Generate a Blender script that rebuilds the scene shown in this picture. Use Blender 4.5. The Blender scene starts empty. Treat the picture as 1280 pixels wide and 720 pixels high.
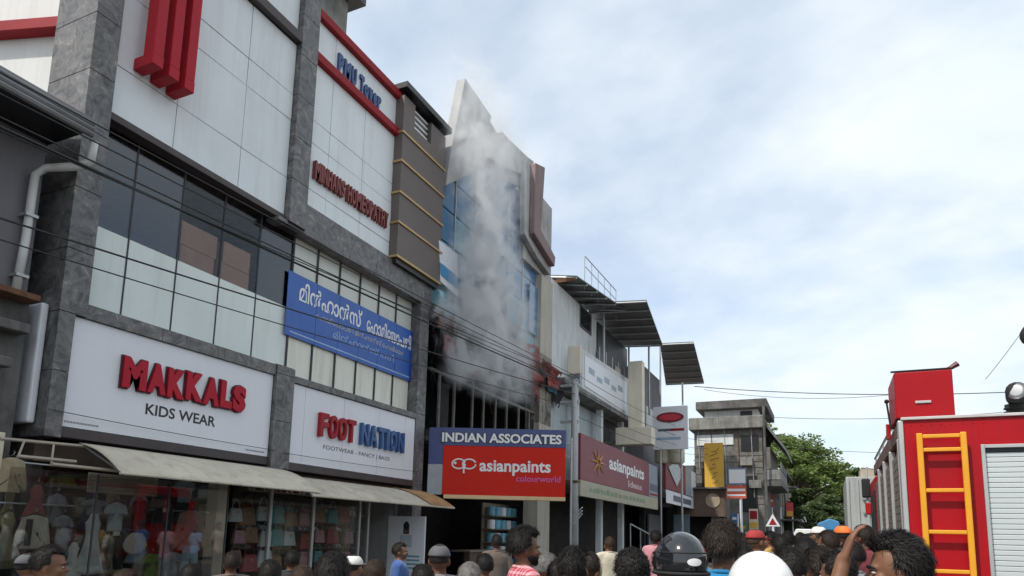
import bpy, bmesh, math, random
from mathutils import Vector, Matrix, noise
R = math.radians
random.seed(7)
scene = bpy.context.scene
COL = scene.collection

# ------------------------------------------------------------------ camera
F_PX, CX, CY = 860.0, 640.0, 538.0          # focal length and principal point of the 1280x720 photograph
PITCH, ROLL, YAW, EYE = 0.1495, 0.0233, 0.4328, 1.62
def cam_to_world(v):
    x, y, z = v
    c, s = math.cos(ROLL), math.sin(ROLL); x, y = c*x - s*y, s*x + c*y
    x, y, z = x, -z, y
    c, s = math.cos(PITCH), math.sin(PITCH); y, z = c*y - s*z, s*y + c*z
    c, s = math.cos(YAW), math.sin(YAW); x, y = c*x - s*y, s*x + c*y
    return Vector((x, y, z))
cam_data = bpy.data.cameras.new('camera')
cam = bpy.data.objects.new('camera', cam_data); COL.objects.link(cam)
ax = [cam_to_world(v) for v in ((1,0,0), (0,1,0), (0,0,1))]
cam.matrix_world = Matrix(((ax[0].x, ax[1].x, ax[2].x, 0), (ax[0].y, ax[1].y, ax[2].y, 0),
                           (ax[0].z, ax[1].z, ax[2].z, EYE), (0, 0, 0, 1)))
cam_data.sensor_width = 36.0
cam_data.lens = F_PX/1280*36
cam_data.shift_y = (CY-360)/1280
cam_data.clip_start = 0.1; cam_data.clip_end = 4000
scene.camera = cam
scene.view_settings.view_transform = 'Standard'
scene.view_settings.look = 'None'
scene.view_settings.exposure = 0.85
scene.view_settings.gamma = 1.0
scene.view_settings.use_curve_mapping = False

def P(px, py, X=None, Y=None, Z=None):
    """point where the pixel's line of sight meets a plane of the place"""
    d = cam_to_world(((px-CX)/F_PX, -(py-CY)/F_PX, -1.0))
    if X is not None: t = X/d.x
    elif Y is not None: t = Y/d.y
    else: t = (Z-EYE)/d.z
    return Vector((d.x*t, d.y*t, EYE+d.z*t))

# ------------------------------------------------------------------ world and sun
SUN_AZ = Vector((-0.42, -0.91)); SUN_EL = R(52)
world = bpy.data.worlds.new('World'); scene.world = world; world.use_nodes = True
nt = world.node_tree; nt.nodes.clear()
def wn(t, **k):
    n = nt.nodes.new(t)
    for a, b in k.items(): setattr(n, a, b)
    return n
out = wn('ShaderNodeOutputWorld'); bg = wn('ShaderNodeBackground'); bg.inputs['Strength'].default_value = 0.118
sky = wn('ShaderNodeTexSky', sky_type='NISHITA'); sky.sun_disc = False
sky.sun_elevation = SUN_EL; sky.sun_rotation = math.atan2(SUN_AZ.x, SUN_AZ.y)
sky.air_density = 1.0; sky.dust_density = 1.5; sky.ozone_density = 1.0
tc = wn('ShaderNodeTexCoord'); sp = wn('ShaderNodeSeparateXYZ'); nt.links.new(tc.outputs['Generated'], sp.inputs[0])
zc = wn('ShaderNodeMath', operation='MAXIMUM'); nt.links.new(sp.outputs['Z'], zc.inputs[0]); zc.inputs[1].default_value = 0.0
za = wn('ShaderNodeMath', operation='ADD'); nt.links.new(zc.outputs[0], za.inputs[0]); za.inputs[1].default_value = 0.32
dx = wn('ShaderNodeMath', operation='DIVIDE'); nt.links.new(sp.outputs['X'], dx.inputs[0]); nt.links.new(za.outputs[0], dx.inputs[1])
dy = wn('ShaderNodeMath', operation='DIVIDE'); nt.links.new(sp.outputs['Y'], dy.inputs[0]); nt.links.new(za.outputs[0], dy.inputs[1])
cb = wn('ShaderNodeCombineXYZ'); nt.links.new(dx.outputs[0], cb.inputs[0]); nt.links.new(dy.outputs[0], cb.inputs[1])
mp = wn('ShaderNodeMapping'); nt.links.new(cb.outputs[0], mp.inputs[0]); mp.inputs['Rotation'].default_value = (0, 0, 0.5); mp.inputs['Scale'].default_value = (1.0, 1.2, 1); mp.inputs['Location'].default_value = (2.3, 0.4, 0)
n1 = wn('ShaderNodeTexNoise'); nt.links.new(mp.outputs[0], n1.inputs['Vector']); n1.inputs['Scale'].default_value = 0.95; n1.inputs['Detail'].default_value = 7; n1.inputs['Roughness'].default_value = 0.52; n1.inputs['Distortion'].default_value = 0.25
n2 = wn('ShaderNodeTexNoise'); nt.links.new(mp.outputs[0], n2.inputs['Vector']); n2.inputs['Scale'].default_value = 4.2; n2.inputs['Detail'].default_value = 5; n2.inputs['Roughness'].default_value = 0.5
ad = wn('ShaderNodeMath', operation='MULTIPLY_ADD'); nt.links.new(n2.outputs['Fac'], ad.inputs[0]); ad.inputs[1].default_value = 0.30; nt.links.new(n1.outputs['Fac'], ad.inputs[2])
rp = wn('ShaderNodeValToRGB'); nt.links.new(ad.outputs[0], rp.inputs[0])
rp.color_ramp.elements[0].position = 0.47; rp.color_ramp.elements[0].color = (0.45, 0.45, 0.45, 1)
rp.color_ramp.elements[1].position = 0.72; rp.color_ramp.elements[1].color = (0.97, 0.97, 0.97, 1)
cc = wn('ShaderNodeValToRGB'); nt.links.new(n2.outputs['Fac'], cc.inputs[0])
cc.color_ramp.elements[0].position = 0.3; cc.color_ramp.elements[0].color = (4.0, 4.5, 4.95, 1)
cc.color_ramp.elements[1].position = 0.75; cc.color_ramp.elements[1].color = (4.75, 5.05, 5.2, 1)
mx = wn('ShaderNodeMix', data_type='RGBA'); nt.links.new(rp.outputs['Color'], mx.inputs[0]); nt.links.new(sky.outputs[0], mx.inputs[6]); nt.links.new(cc.outputs['Color'], mx.inputs[7])
nt.links.new(mx.outputs[2], bg.inputs['Color']); nt.links.new(bg.outputs[0], out.inputs['Surface'])
sun_data = bpy.data.lights.new('sun', 'SUN'); sun_data.energy = 2.0; sun_data.angle = R(1.5); sun_data.color = (1.0, 0.95, 0.86)
sun = bpy.data.objects.new('sun', sun_data); COL.objects.link(sun)
sd = Vector((SUN_AZ.x, SUN_AZ.y, 0)).normalized()*math.cos(SUN_EL) + Vector((0, 0, math.sin(SUN_EL)))
sun.rotation_euler = sd.to_track_quat('Z', 'Y').to_euler(); sun.location = (0, 0, 40)

# ------------------------------------------------------------------ materials
MATS = {}
def mat(name, col, rough=0.6, var=0.15, scale=3.0, metal=0.0, bump=0.0, bscale=40.0, streak=0.0, spec=0.5, dirt=(0.10, 0.09, 0.08), coat=0.0, trans=None, grime=0.0, local=False, sheen=0.0):
    """Principled material: base colour broken up by noise, optional rain streaks, stains and fine relief"""
    if name in MATS: return MATS[name]
    m = bpy.data.materials.new(name); m.use_nodes = True; MATS[name] = m
    t = m.node_tree; b = t.nodes['Principled BSDF']
    b.inputs['Roughness'].default_value = rough; b.inputs['Metallic'].default_value = metal
    b.inputs['Specular IOR Level'].default_value = spec; b.inputs['Coat Weight'].default_value = coat
    if sheen: b.inputs['Sheen Weight'].default_value = sheen
    if local: src = t.nodes.new('ShaderNodeTexCoord').outputs['Object']
    else: src = t.nodes.new('ShaderNodeNewGeometry').outputs['Position']
    def noise_n(sc, det, vec=src, rgh=0.6):
        n = t.nodes.new('ShaderNodeTexNoise'); n.inputs['Scale'].default_value = sc; n.inputs['Detail'].default_value = det; n.inputs['Roughness'].default_value = rgh
        t.links.new(vec, n.inputs['Vector']); return n.outputs['Fac']
    def ramp(fac, p0, p1, c0, c1):
        r = t.nodes.new('ShaderNodeValToRGB'); t.links.new(fac, r.inputs[0]); e = r.color_ramp.elements
        e[0].position = p0; e[1].position = p1; e[0].color = (*c0, 1); e[1].color = (*c1, 1); return r.outputs['Color']
    def mix(fac, a, c):
        x = t.nodes.new('ShaderNodeMix'); x.data_type = 'RGBA'; t.links.new(fac, x.inputs[0])
        for s, v in ((6, a), (7, c)):
            if isinstance(v, tuple): x.inputs[s].default_value = (*v, 1)
            else: t.links.new(v, x.inputs[s])
        return x.outputs[2]
    lo = tuple(max(0, c*(1-var)) for c in col); hi = tuple(min(1, c*(1+var)) for c in col)
    c = ramp(noise_n(scale, 6), 0.3, 0.7, lo, hi)
    if streak:
        mpn = t.nodes.new('ShaderNodeMapping'); mpn.inputs['Scale'].default_value = (5, 5, 0.35); t.links.new(src, mpn.inputs[0])
        f = ramp(noise_n(1.0, 5, mpn.outputs[0], 0.65), 0.48, 0.78, (0, 0, 0), (streak,)*3)
        c = mix(f, c, dirt)
    if grime:
        f = ramp(noise_n(1.1, 7, rgh=0.7), 0.46, 0.66, (0, 0, 0), (grime,)*3)
        c = mix(f, c, dirt)
    t.links.new(c, b.inputs['Base Color'])
    if trans: b.inputs['Subsurface Weight'].default_value = 0.0
    if bump:
        bn = t.nodes.new('ShaderNodeBump'); bn.inputs['Strength'].default_value = bump; bn.inputs['Distance'].default_value = 0.02
        t.links.new(noise_n(bscale, 4), bn.inputs['Height']); t.links.new(bn.outputs[0], b.inputs['Normal'])
    return m
def granite():
    m = bpy.data.materials.new('granite'); m.use_nodes = True; t = m.node_tree; b = t.nodes['Principled BSDF']
    g = t.nodes.new('ShaderNodeNewGeometry')
    n = t.nodes.new('ShaderNodeTexNoise'); n.inputs['Scale'].default_value = 3.6; n.inputs['Detail'].default_value = 9; n.inputs['Roughness'].default_value = 0.72; n.inputs['Distortion'].default_value = 1.5
    t.links.new(g.outputs['Position'], n.inputs['Vector'])
    r = t.nodes.new('ShaderNodeValToRGB'); t.links.new(n.outputs['Fac'], r.inputs[0])
    e = r.color_ramp.elements; e[0].position = 0.34; e[0].color = (0.045, 0.043, 0.044, 1); e[1].position = 0.72; e[1].color = (0.36, 0.34, 0.31, 1)
    x = e.new(0.50); x.color = (0.13, 0.125, 0.125, 1); x = e.new(0.58); x.color = (0.17, 0.16, 0.155, 1)
    t.links.new(r.outputs[0], b.inputs['Base Color']); b.inputs['Roughness'].default_value = 0.42
    n2 = t.nodes.new('ShaderNodeTexNoise'); n2.inputs['Scale'].default_value = 30; t.links.new(g.outputs['Position'], n2.inputs['Vector'])
    bn = t.nodes.new('ShaderNodeBump'); bn.inputs['Strength'].default_value = 0.15; bn.inputs['Distance'].default_value = 0.01; t.links.new(n2.outputs['Fac'], bn.inputs['Height']); t.links.new(bn.outputs[0], b.inputs['Normal'])
    MATS['granite'] = m; return m
GRAN = granite()
def glass(name, tint, gloss=0.0, rough=0.02):
    """window glass: clear tinted body under a Fresnel reflection"""
    m = bpy.data.materials.new(name); m.use_nodes = True; t = m.node_tree; t.nodes.clear()
    o = t.nodes.new('ShaderNodeOutputMaterial'); a = t.nodes.new('ShaderNodeBsdfTransparent'); a.inputs[0].default_value = (*tint, 1)
    g = t.nodes.new('ShaderNodeBsdfGlossy'); g.inputs['Roughness'].default_value = rough; g.inputs['Color'].default_value = (0.9, 0.95, 1, 1)
    lw = t.nodes.new('ShaderNodeLayerWeight'); lw.inputs['Blend'].default_value = 0.5       # Schlick reflection, the same on both faces
    pw = t.nodes.new('ShaderNodeMath'); pw.operation = 'POWER'; pw.inputs[1].default_value = 5; t.links.new(lw.outputs['Facing'], pw.inputs[0])
    ad = t.nodes.new('ShaderNodeMath'); ad.operation = 'MULTIPLY_ADD'; ad.inputs[1].default_value = 0.9; ad.inputs[2].default_value = 0.03+gloss; ad.use_clamp = True; t.links.new(pw.outputs[0], ad.inputs[0])
    x = t.nodes.new('ShaderNodeMixShader'); t.links.new(ad.outputs[0], x.inputs[0]); t.links.new(a.outputs[0], x.inputs[1]); t.links.new(g.outputs[0], x.inputs[2])
    t.links.new(x.outputs[0], o.inputs['Surface']); MATS[name] = m; return m
GLASS_DARK = glass('tinted_glass', (0.52, 0.52, 0.55), 0.05, 0.12)
GLASS_CLEAR = glass('clear_glass', (0.80, 0.82, 0.82), 0.0)
GLASS_BLUE = glass('blue_glass', (0.16, 0.36, 0.55), 0.12, 0.04)

# ------------------------------------------------------------------ mesh helpers
class MB:
    """collects shapes in world metres; build() links them as ONE mesh object"""
    def __init__(s): s.v = []; s.f = []; s.mi = []; s.cur = 0
    def add(s, vs, fs):
        o = len(s.v); s.v += [tuple(v) for v in vs]
        s.f += [tuple(i+o for i in f) for f in fs]; s.mi += [s.cur]*len(fs); return s
    def box(s, x0, x1, y0, y1, z0, z1):
        return s.add([(x0,y0,z0),(x1,y0,z0),(x1,y1,z0),(x0,y1,z0),(x0,y0,z1),(x1,y0,z1),(x1,y1,z1),(x0,y1,z1)],
                     [(0,3,2,1),(4,5,6,7),(0,1,5,4),(1,2,6,5),(2,3,7,6),(3,0,4,7)])
    def hexa(s, a, b):
        """two quads (four points each, same order) joined into a solid"""
        return s.add(list(a)+list(b), [(0,3,2,1),(4,5,6,7),(0,1,5,4),(1,2,6,5),(2,3,7,6),(3,0,4,7)])
    def prism(s, poly, off):
        """polygon of 3-D points pushed out by a vector"""
        n = len(poly); off = Vector(off); a = [Vector(p) for p in poly]; b = [p+off for p in a]
        return s.add(a+b, [tuple(range(n-1, -1, -1)), tuple(range(n, 2*n))]+[(i, (i+1) % n, n+(i+1) % n, n+i) for i in range(n)])
    def tube(s, pts, r, n=8, cap=True):
        pts = [Vector(p) for p in pts]; rs = r if isinstance(r, (list, tuple)) else [r]*len(pts)
        vs = []; fs = []; up = None
        for i, p in enumerate(pts):
            d = (pts[min(i+1, len(pts)-1)]-pts[max(i-1, 0)]).normalized()
            if up is None: up = d.orthogonal().normalized()
            up = (up - d*up.dot(d)).normalized(); w = d.cross(up)
            for k in range(n):
                a = 2*math.pi*k/n; vs.append(p+(up*math.cos(a)+w*math.sin(a))*rs[i])
        for i in range(len(pts)-1):
            for k in range(n):
                a, b = i*n+k, i*n+(k+1) % n; fs.append((a, b, b+n, a+n))
        if cap: fs += [tuple(range(n-1, -1, -1)), tuple(range((len(pts)-1)*n, len(pts)*n))]
        return s.add(vs, fs)
    def ball(s, c, rx, ry=None, rz=None, nu=12, nv=8, rot=None):
        ry = ry or rx; rz = rz or rx; c = Vector(c); vs = [Vector((0, 0, rz))]
        for j in range(1, nv):
            t = math.pi*j/nv
            for i in range(nu):
                a = 2*math.pi*i/nu; vs.append(Vector((rx*math.sin(t)*math.cos(a), ry*math.sin(t)*math.sin(a), rz*math.cos(t))))
        vs.append(Vector((0, 0, -rz)))
        if rot: vs = [rot @ v for v in vs]
        fs = [(0, 1+i, 1+(i+1) % nu) for i in range(nu)]
        for j in range(nv-2):
            for i in range(nu):
                a = 1+j*nu+i; b = 1+j*nu+(i+1) % nu; fs.append((a, a+nu, b+nu, b))
        e = len(vs)-1; o = 1+(nv-2)*nu
        fs += [(e, o+(i+1) % nu, o+i) for i in range(nu)]
        return s.add([v+c for v in vs], fs)
    def lathe(s, c, prof, n=24, axis=None):
        c = Vector(c); vs = []; fs = []
        q = Vector((0, 0, 1)).rotation_difference(Vector(axis)) if axis else None
        for r, z in prof:
            for k in range(n):
                a = 2*math.pi*k/n; v = Vector((r*math.cos(a), r*math.sin(a), z)); vs.append(c+(q @ v if q else v))
        for i in range(len(prof)-1):
            for k in range(n):
                a, b = i*n+k, i*n+(k+1) % n; fs.append((a, b, b+n, a+n))
        fs += [tuple(range(n-1, -1, -1)), tuple(range((len(prof)-1)*n, len(prof)*n))]
        return s.add(vs, fs)
    def build(s, name, m, parent=None, bev=0.0, smooth=False, seg=2):
        o = Vector(root_loc(parent)) if parent else Vector((0, 0, 0))
        me = bpy.data.meshes.new(name); me.from_pydata([tuple(Vector(v)-o) for v in s.v], [], s.f)
        ms = m if isinstance(m, (list, tuple)) else [m]
        for q in ms: me.materials.append(q)
        if any(s.mi): me.polygons.foreach_set('material_index', s.mi)
        bm = bmesh.new(); bm.from_mesh(me); bmesh.ops.recalc_face_normals(bm, faces=bm.faces); bm.to_mesh(me); bm.free()
        if smooth: me.polygons.foreach_set('use_smooth', [True]*len(me.polygons))
        ob = bpy.data.objects.new(name, me); COL.objects.link(ob); ob.parent = parent
        if bev:
            b = ob.modifiers.new('bevel', 'BEVEL'); b.width = bev; b.segments = seg; b.limit_method = 'ANGLE'
        return ob
def root_loc(p):
    l = Vector((0, 0, 0))
    while p is not None: l += p.location; p = p.parent
    return l
def thing(name, label, cat, loc=(0, 0, 0), group=None):
    o = bpy.data.objects.new(name, None); o.empty_display_size = 0.2; COL.objects.link(o); o.location = loc
    return tag(o, label, cat, group)
def tag(o, label, cat, group=None):
    o['label'] = label; o['category'] = cat
    if group: o['group'] = group
    return o
def struct(o, kind='structure'): o['kind'] = kind; return o
def bx(name, m, parent, x0, x1, y0, y1, z0, z1, bev=0.0):
    return MB().box(x0, x1, y0, y1, z0, z1).build(name, m, parent, bev)
def copy_tree(o, parent=None):
    c = o.copy(); COL.objects.link(c); c.parent = parent
    for ch in list(o.children): copy_tree(ch, c)
    return c

# ------------------------------------------------------------------ lettering
class Frame:
    """a flat face in the place: origin, right-hand direction, up, normal"""
    def __init__(s, o, r, u=(0, 0, 1)): s.o = Vector(o); s.r = Vector(r).normalized(); s.u = Vector(u).normalized(); s.n = s.r.cross(s.u)
    def p(s, a, b, c=0.0): return s.o+s.r*a+s.u*b+s.n*c
    def slab(s, mb, a0, a1, b0, b1, c0, c1):
        return mb.hexa([s.p(a0,b0,c0), s.p(a1,b0,c0), s.p(a1,b1,c0), s.p(a0,b1,c0)], [s.p(a0,b0,c1), s.p(a1,b0,c1), s.p(a1,b1,c1), s.p(a0,b1,c1)])
def glyphs(txt, bold=0.0, extrude=0.0, shear=0.0, bevel=0.0):
    cu = bpy.data.curves.new('t', 'FONT'); cu.body = txt; cu.size = 1.0; cu.offset = bold; cu.extrude = extrude; cu.shear = shear; cu.resolution_u = 3; cu.bevel_depth = bevel
    ob = bpy.data.objects.new('t', cu); me = bpy.data.meshes.new_from_object(ob)
    vs = [v.co.copy() for v in me.vertices]; fs = [tuple(p.vertices) for p in me.polygons]
    bpy.data.objects.remove(ob); bpy.data.curves.remove(cu); bpy.data.meshes.remove(me)
    return vs, fs
def lettering(fr, txt, a0, a1, b0, b1, c, m, parent, name='lettering', bold=0.0, depth=0.0, each=False, shear=0.0):
    """text fitted into a rectangle of a face; each=True makes every letter a mesh of its own"""
    vs, fs = glyphs(txt, bold, 0.5 if depth else 0.0, shear)
    if not vs: return []
    x0 = min(v.x for v in vs); x1 = max(v.x for v in vs); y0 = min(v.y for v in vs); y1 = max(v.y for v in vs)
    sx = (a1-a0)/(x1-x0); sy = (b1-b0)/(y1-y0)
    def tf(v): return fr.p(a0+(v.x-x0)*sx, b0+(v.y-y0)*sy, c+(v.z+0.5)*depth)
    if not each:
        mb = MB(); mb.add([tf(v) for v in vs], fs); return [mb.build(name, m, parent)]
    # split into connected islands, then merge islands that overlap along the line (dot of an i)
    par = list(range(len(vs)))
    def fd(i):
        while par[i] != i: par[i] = par[par[i]]; i = par[i]
        return i
    for f in fs:
        for i in f[1:]: par[fd(i)] = fd(f[0])
    isl = {}
    for f in fs: isl.setdefault(fd(f[0]), []).append(f)
    res = []
    for f_l in isl.values():
        ids = sorted({i for f in f_l for i in f}); mpi = {i: k for k, i in enumerate(ids)}
        mb = MB(); mb.add([tf(vs[i]) for i in ids], [tuple(mpi[i] for i in f) for f in f_l])
        res.append(mb.build('letter', m, parent))
    return res

# common materials
M_CLAD = mat('white_cladding', (0.76, 0.80, 0.82), 0.45, 0.05, 0.9, streak=0.38, dirt=(0.52, 0.52, 0.50), spec=0.3)
M_JOINT = mat('dark_joint', (0.05, 0.05, 0.055), 0.7)
M_BROWN = mat('dark_brown_fascia', (0.055, 0.042, 0.042), 0.5, 0.2)
M_RED = mat('red_fascia', (0.30, 0.018, 0.025), 0.6, 0.12, spec=.2, streak=0.3, dirt=(0.12, 0.03, 0.03))
M_FIN = mat('red_fin', (0.42, 0.012, 0.025), 0.55, 0.08, spec=.25)
M_WHITE = mat('white_board', (0.74, 0.75, 0.79), 0.35, 0.02, 0.7, streak=0.12, dirt=(0.5, 0.5, 0.5))
M_CONC = mat('grey_concrete', (0.24, 0.235, 0.22), 0.9, 0.25, 1.6, bump=0.3, bscale=25, streak=0.75, dirt=(0.05, 0.05, 0.045), grime=0.5)
M_DCONC = mat('dark_stained_concrete', (0.13, 0.125, 0.12), 0.9, 0.3, 1.2, bump=0.3, bscale=25, streak=0.8, dirt=(0.03, 0.03, 0.028), grime=0.6)
M_GREYW = mat('grey_painted_wall', (0.17, 0.165, 0.18), 0.8, 0.08, 1.0, streak=0.3)
M_WWALL = mat('white_painted_wall', (0.70, 0.70, 0.68), 0.75, 0.05, 1.0, streak=0.3, dirt=(0.35, 0.34, 0.32))
M_CREAM = mat('cream_paint', (0.62, 0.55, 0.42), 0.75, 0.08, 1.5, streak=0.4, dirt=(0.25, 0.21, 0.16))
M_BLACK = mat('black_paint_and_shade', (0.012, 0.012, 0.014), 0.4, 0.2)  # also paints the shade of the balcony recess and the old house openings
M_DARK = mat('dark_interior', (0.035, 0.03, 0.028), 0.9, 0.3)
M_STEEL = mat('galvanised_steel', (0.42, 0.43, 0.43), 0.45, 0.12, metal=0.6)
M_WIRE = mat('wire_black', (0.012, 0.012, 0.013), 0.6)
M_RUST = mat('rusty_iron', (0.16, 0.07, 0.035), 0.85, 0.4, 4)
M_FROST = mat('frosted_film_glass', (0.70, 0.76, 0.72), 0.22, 0.06, 0.8, streak=0.3, dirt=(0.45, 0.43, 0.33))
M_FROST2 = mat('yellowed_film_glass', (0.74, 0.73, 0.63), 0.25, 0.07, 0.8, streak=0.5, dirt=(0.42, 0.33, 0.2))
M_ALU = mat('aluminium_frame', (0.45, 0.44, 0.42), 0.4, 0.08, metal=0.5)
M_WOODFR = mat('beige_frame', (0.40, 0.34, 0.27), 0.6, 0.12)
M_PRINTW = mat('white_print', (0.80, 0.80, 0.80), 0.5, 0.02)
M_PRINTK = mat('black_print', (0.02, 0.02, 0.025), 0.5, 0.05)
M_PRINTG = mat('grey_print', (0.28, 0.28, 0.30), 0.5, 0.05)
# ------------------------------------------------------------------ ground, road, pavement
M_EARTH = mat('earth', (0.16, 0.13, 0.10), 0.95, 0.25, 0.5)
M_ASPH = mat('asphalt', (0.055, 0.055, 0.056), 0.9, 0.2, 1.5, bump=0.4, bscale=90)
M_PAVE = mat('paving_concrete', (0.25, 0.24, 0.22), 0.9, 0.2, 1.5, grime=0.4)
M_LINE = mat('road_paint', (0.72, 0.72, 0.68), 0.7, 0.15, 8)
struct(bx('ground', M_EARTH, None, -1500, 1500, -1500, 1500, -0.6, -0.05))
struct(bx('road', M_ASPH, None, -6.6, 7.5, -60, 400, -0.05, 0.0))
struct(bx('pavement', M_PAVE, None, -9.62, -6.62, -60, 62, -0.04, 0.11))
kerb = bx('kerb', M_CONC, None, -6.62, -6.45, -60, 60, -0.045, 0.125, 0.015); struct(kerb)
for k in range(14):
    struct(bx('centre_line', M_LINE, None, 0.2, 0.32, -8+k*6, -5+k*6, 0.001, 0.005))

# ------------------------------------------------------------------ the shop building with granite pillars
X0, XW, XP, XS = -9.5, -9.70, -9.36, -9.44      # cladding, window, pillar and sign-face planes
bld = thing('commercial_building', 'three storey white clad shop building with grey marbled granite pillars and red trim', 'building', (X0, 10.5, 0))
yL0 = P(106, 137, X=XP).y; yL1 = P(140, 137, X=XP).y           # left pillar
yM0 = P(337, 583, X=XP).y+0.02; yM1 = P(361, 583, X=XP).y      # middle pillar
yF1 = P(521, 560, X=XP).y; yR1 = yF1+0.42                      # right pillar
z_sb, z_st, z_sill = 2.93, 4.48, 4.70
z_cb = P(139, 141, X=X0).z; z_ct = P(318, 0, X=X0).z
BACK = -19.0
def tiles_pillar(name, x0, x1, y0, y1, z0, z1, th=0.9):
    """a pillar with a dark core faced by granite tiles"""
    core = bx(name, M_JOINT, bld, x0+0.012, x1-0.012, y0+0.012, y1-0.012, z0, z1)
    z = z0; 
    while z < z1-0.05:
        zt = min(z+th, z1)
        MB().box(x0, x1, y0, y1, z+0.004, zt-0.004).build('granite_tile', GRAN, core, 0.004, seg=1)
        z = zt
    return core
yS0 = P(91, 396, X=XS).y
tiles_pillar('pillar', XP-0.95, XP, yL0, yL1, z_st+.006, 15.2)
tiles_pillar('pillar', XP-0.95, XP, yL0, yS0-.01, z_sb-0.17, z_st+.004)
bx('column', M_DCONC, bld, XP-0.9, XP-0.5, yL0+.1, yL1-.05, 0.29, z_sb-0.171)
tiles_pillar('pillar', XP-0.5, XP, yM0, yM1, z_sb-0.2, z_sill-.01)
tiles_pillar('pillar', XP-0.5, XP, yM0, yM1, z_cb-0.12, 15.2)
yMW = P(357, 440, X=XW).y
tiles_pillar('pillar', XP-0.5, XP-0.06, yF1, yR1, 0.1, 8.0)
# granite beams, cut into lengths
def tiles_beam(y0, y1, z0, z1, x0, x1, L=1.2):
    core = bx('beam', M_JOINT, bld, x0+0.012, x1-0.012, y0+0.002, y1-0.002, z0+0.012, z1-0.012)
    n = max(1, round((y1-y0)/L)); d = (y1-y0)/n
    for k in range(n):
        MB().box(x0, x1, y0+k*d+0.004, y0+(k+1)*d-0.004, z0, z1).build('granite_tile', GRAN, core, 0.004, seg=1)
tiles_beam(yL1+.003, yM0-.003, z_st+0.005, z_sill-0.01, XP-0.45, XP-0.03)
tiles_beam(yM1+.003, yF1-.003, z_st-0.03, z_sill-0.12, XP-0.45, XP-0.03)
bx('soffit_band', M_BROWN, bld, XP-0.5, XP-0.06, yS0+.003, yM0-.003, z_sb-0.15, z_sb-0.01, .008)
bx('soffit_band', M_BROWN, bld, XP-0.5, XP-0.06, yM1+.003, yF1-.003, z_sb-0.19, z_sb-0.05, .008)
zb0 = P(367, 284, X=XP-.04).z; zb1 = P(384, 258, X=XP-.04).z+0.05
tiles_beam(yM1+.003, yR1+.05, zb0, zb1, XP-0.6, XP-0.04)
# shell
w = MB()
w.box(BACK, X0-0.62, yL0+0.25, yL0+0.45, 0.1, 15.0)          # side wall towards the lower neighbour
w.box(BACK, X0-0.62, yR1-0.2, yR1-0.02, 0.1, 12.4)
w.box(BACK-0.2, BACK, yL0+0.25, yR1-0.02, 0.1, 15.0)
w.build('side_wall', M_WWALL, bld)
bx('roof_slab', M_CONC, bld, BACK, X0-0.12, yM1, yR1-0.25, 12.15, 12.35)
bx('roof_slab', M_CONC, bld, BACK, X0-0.12, yL0+0.46, yM1-0.03, 14.7, 14.9)
bx('floor_slab', M_CONC, bld, BACK, XW-0.1, yL0+0.46, yR1-0.25, z_st-0.02, z_st+0.16)
bx('floor_slab', M_CONC, bld, BACK, XW-0.1, yL0+0.46, yR1-0.25, z_cb+0.0, z_cb+0.2)
bx('ground_floor', M_PAVE, bld, BACK, X0+0.05, yL0, yR1, 0.11, 0.28)
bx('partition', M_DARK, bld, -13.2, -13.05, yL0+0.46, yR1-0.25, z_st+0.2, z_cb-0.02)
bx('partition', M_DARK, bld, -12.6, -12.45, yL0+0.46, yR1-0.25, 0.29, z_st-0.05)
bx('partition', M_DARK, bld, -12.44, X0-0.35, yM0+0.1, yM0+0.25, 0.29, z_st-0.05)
bx('backing_wall', M_JOINT, bld, X0-0.3, X0-0.035, yL1+0.002, yM0-0.002, z_cb+0.02, 14.6)
bx('backing_wall', M_JOINT, bld, X0-0.3, X0-0.035, yM1+0.002, yR1-0.3, zb1+0.0, 12.3)
# cladding panels
def panel(y0, y1, z0, z1, g=0.006):
    if y1-y0 > 0.05 and z1-z0 > 0.05:
        c_ = [X0+random.uniform(-.006, .006) for _ in range(4)]; y0 += g; y1 -= g; z0 += g; z1 -= g
        MB().hexa([(X0-.034, y0, z0), (X0-.034, y1, z0), (X0-.034, y1, z1), (X0-.034, y0, z1)], [(c_[0], y0, z0), (c_[1], y1, z0), (c_[2], y1, z1), (c_[3], y0, z1)]).build('cladding_panel', M_CLAD, bld, 0.003, seg=1)
ys = [yL1, P(217, 175, X=X0).y, P(298, 225, X=X0).y, yM0]
za, zb_, zc_ = P(247, 59, X=X0).z, P(250, 22, X=X0).z, P(225, 133, X=X0).z
for j in range(3):
    zs = [z_cb, zc_, za, zb_, z_ct-0.12]
    for i in range(4): panel(ys[j], ys[j+1], zs[i], zs[i+1])
    panel(ys[j], ys[j+1], z_ct+0.12, 13.0); panel(ys[j], ys[j+1], 13.0, 14.5)
bx('ledge', M_BROWN, bld, X0-0.03, X0+0.14, yL1+.01, yM0-.01, z_ct-0.1, z_ct+0.1, 0.01)
bx('ledge', M_BROWN, bld, XW+0.03, X0+0.05, yL1+.01, yM0-.01, z_cb-0.12, z_cb-0.004, 0.008)
bx('ledge', GRAN, bld, XW, X0+0.12, yM0-0.25, yM0-.01, z_cb-0.2, z_cb-0.123, 0.008); bx('lintel', M_BROWN, bld, XW-.05, XP-.05, yM0, yM1+.002, zb0-.004, z_cb-.121); bx('sill', GRAN, bld, XW-.05, XP-.04, yM0, yM1, z_sill-.009, z_sill+.01)
bx('parapet', M_BROWN, bld, X0-0.3, X0+0.05, yL1+.01, yM0-.01, 14.55, 15.0)
yF = [yM1, P(437, 120, X=X0).y-0.55, P(452, 230, X=X0).y, P(487, 300, X=X0-.02).y+0.02]
r1 = P(397, 75, X=X0).z; r2 = P(402, 23, X=X0).z
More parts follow.
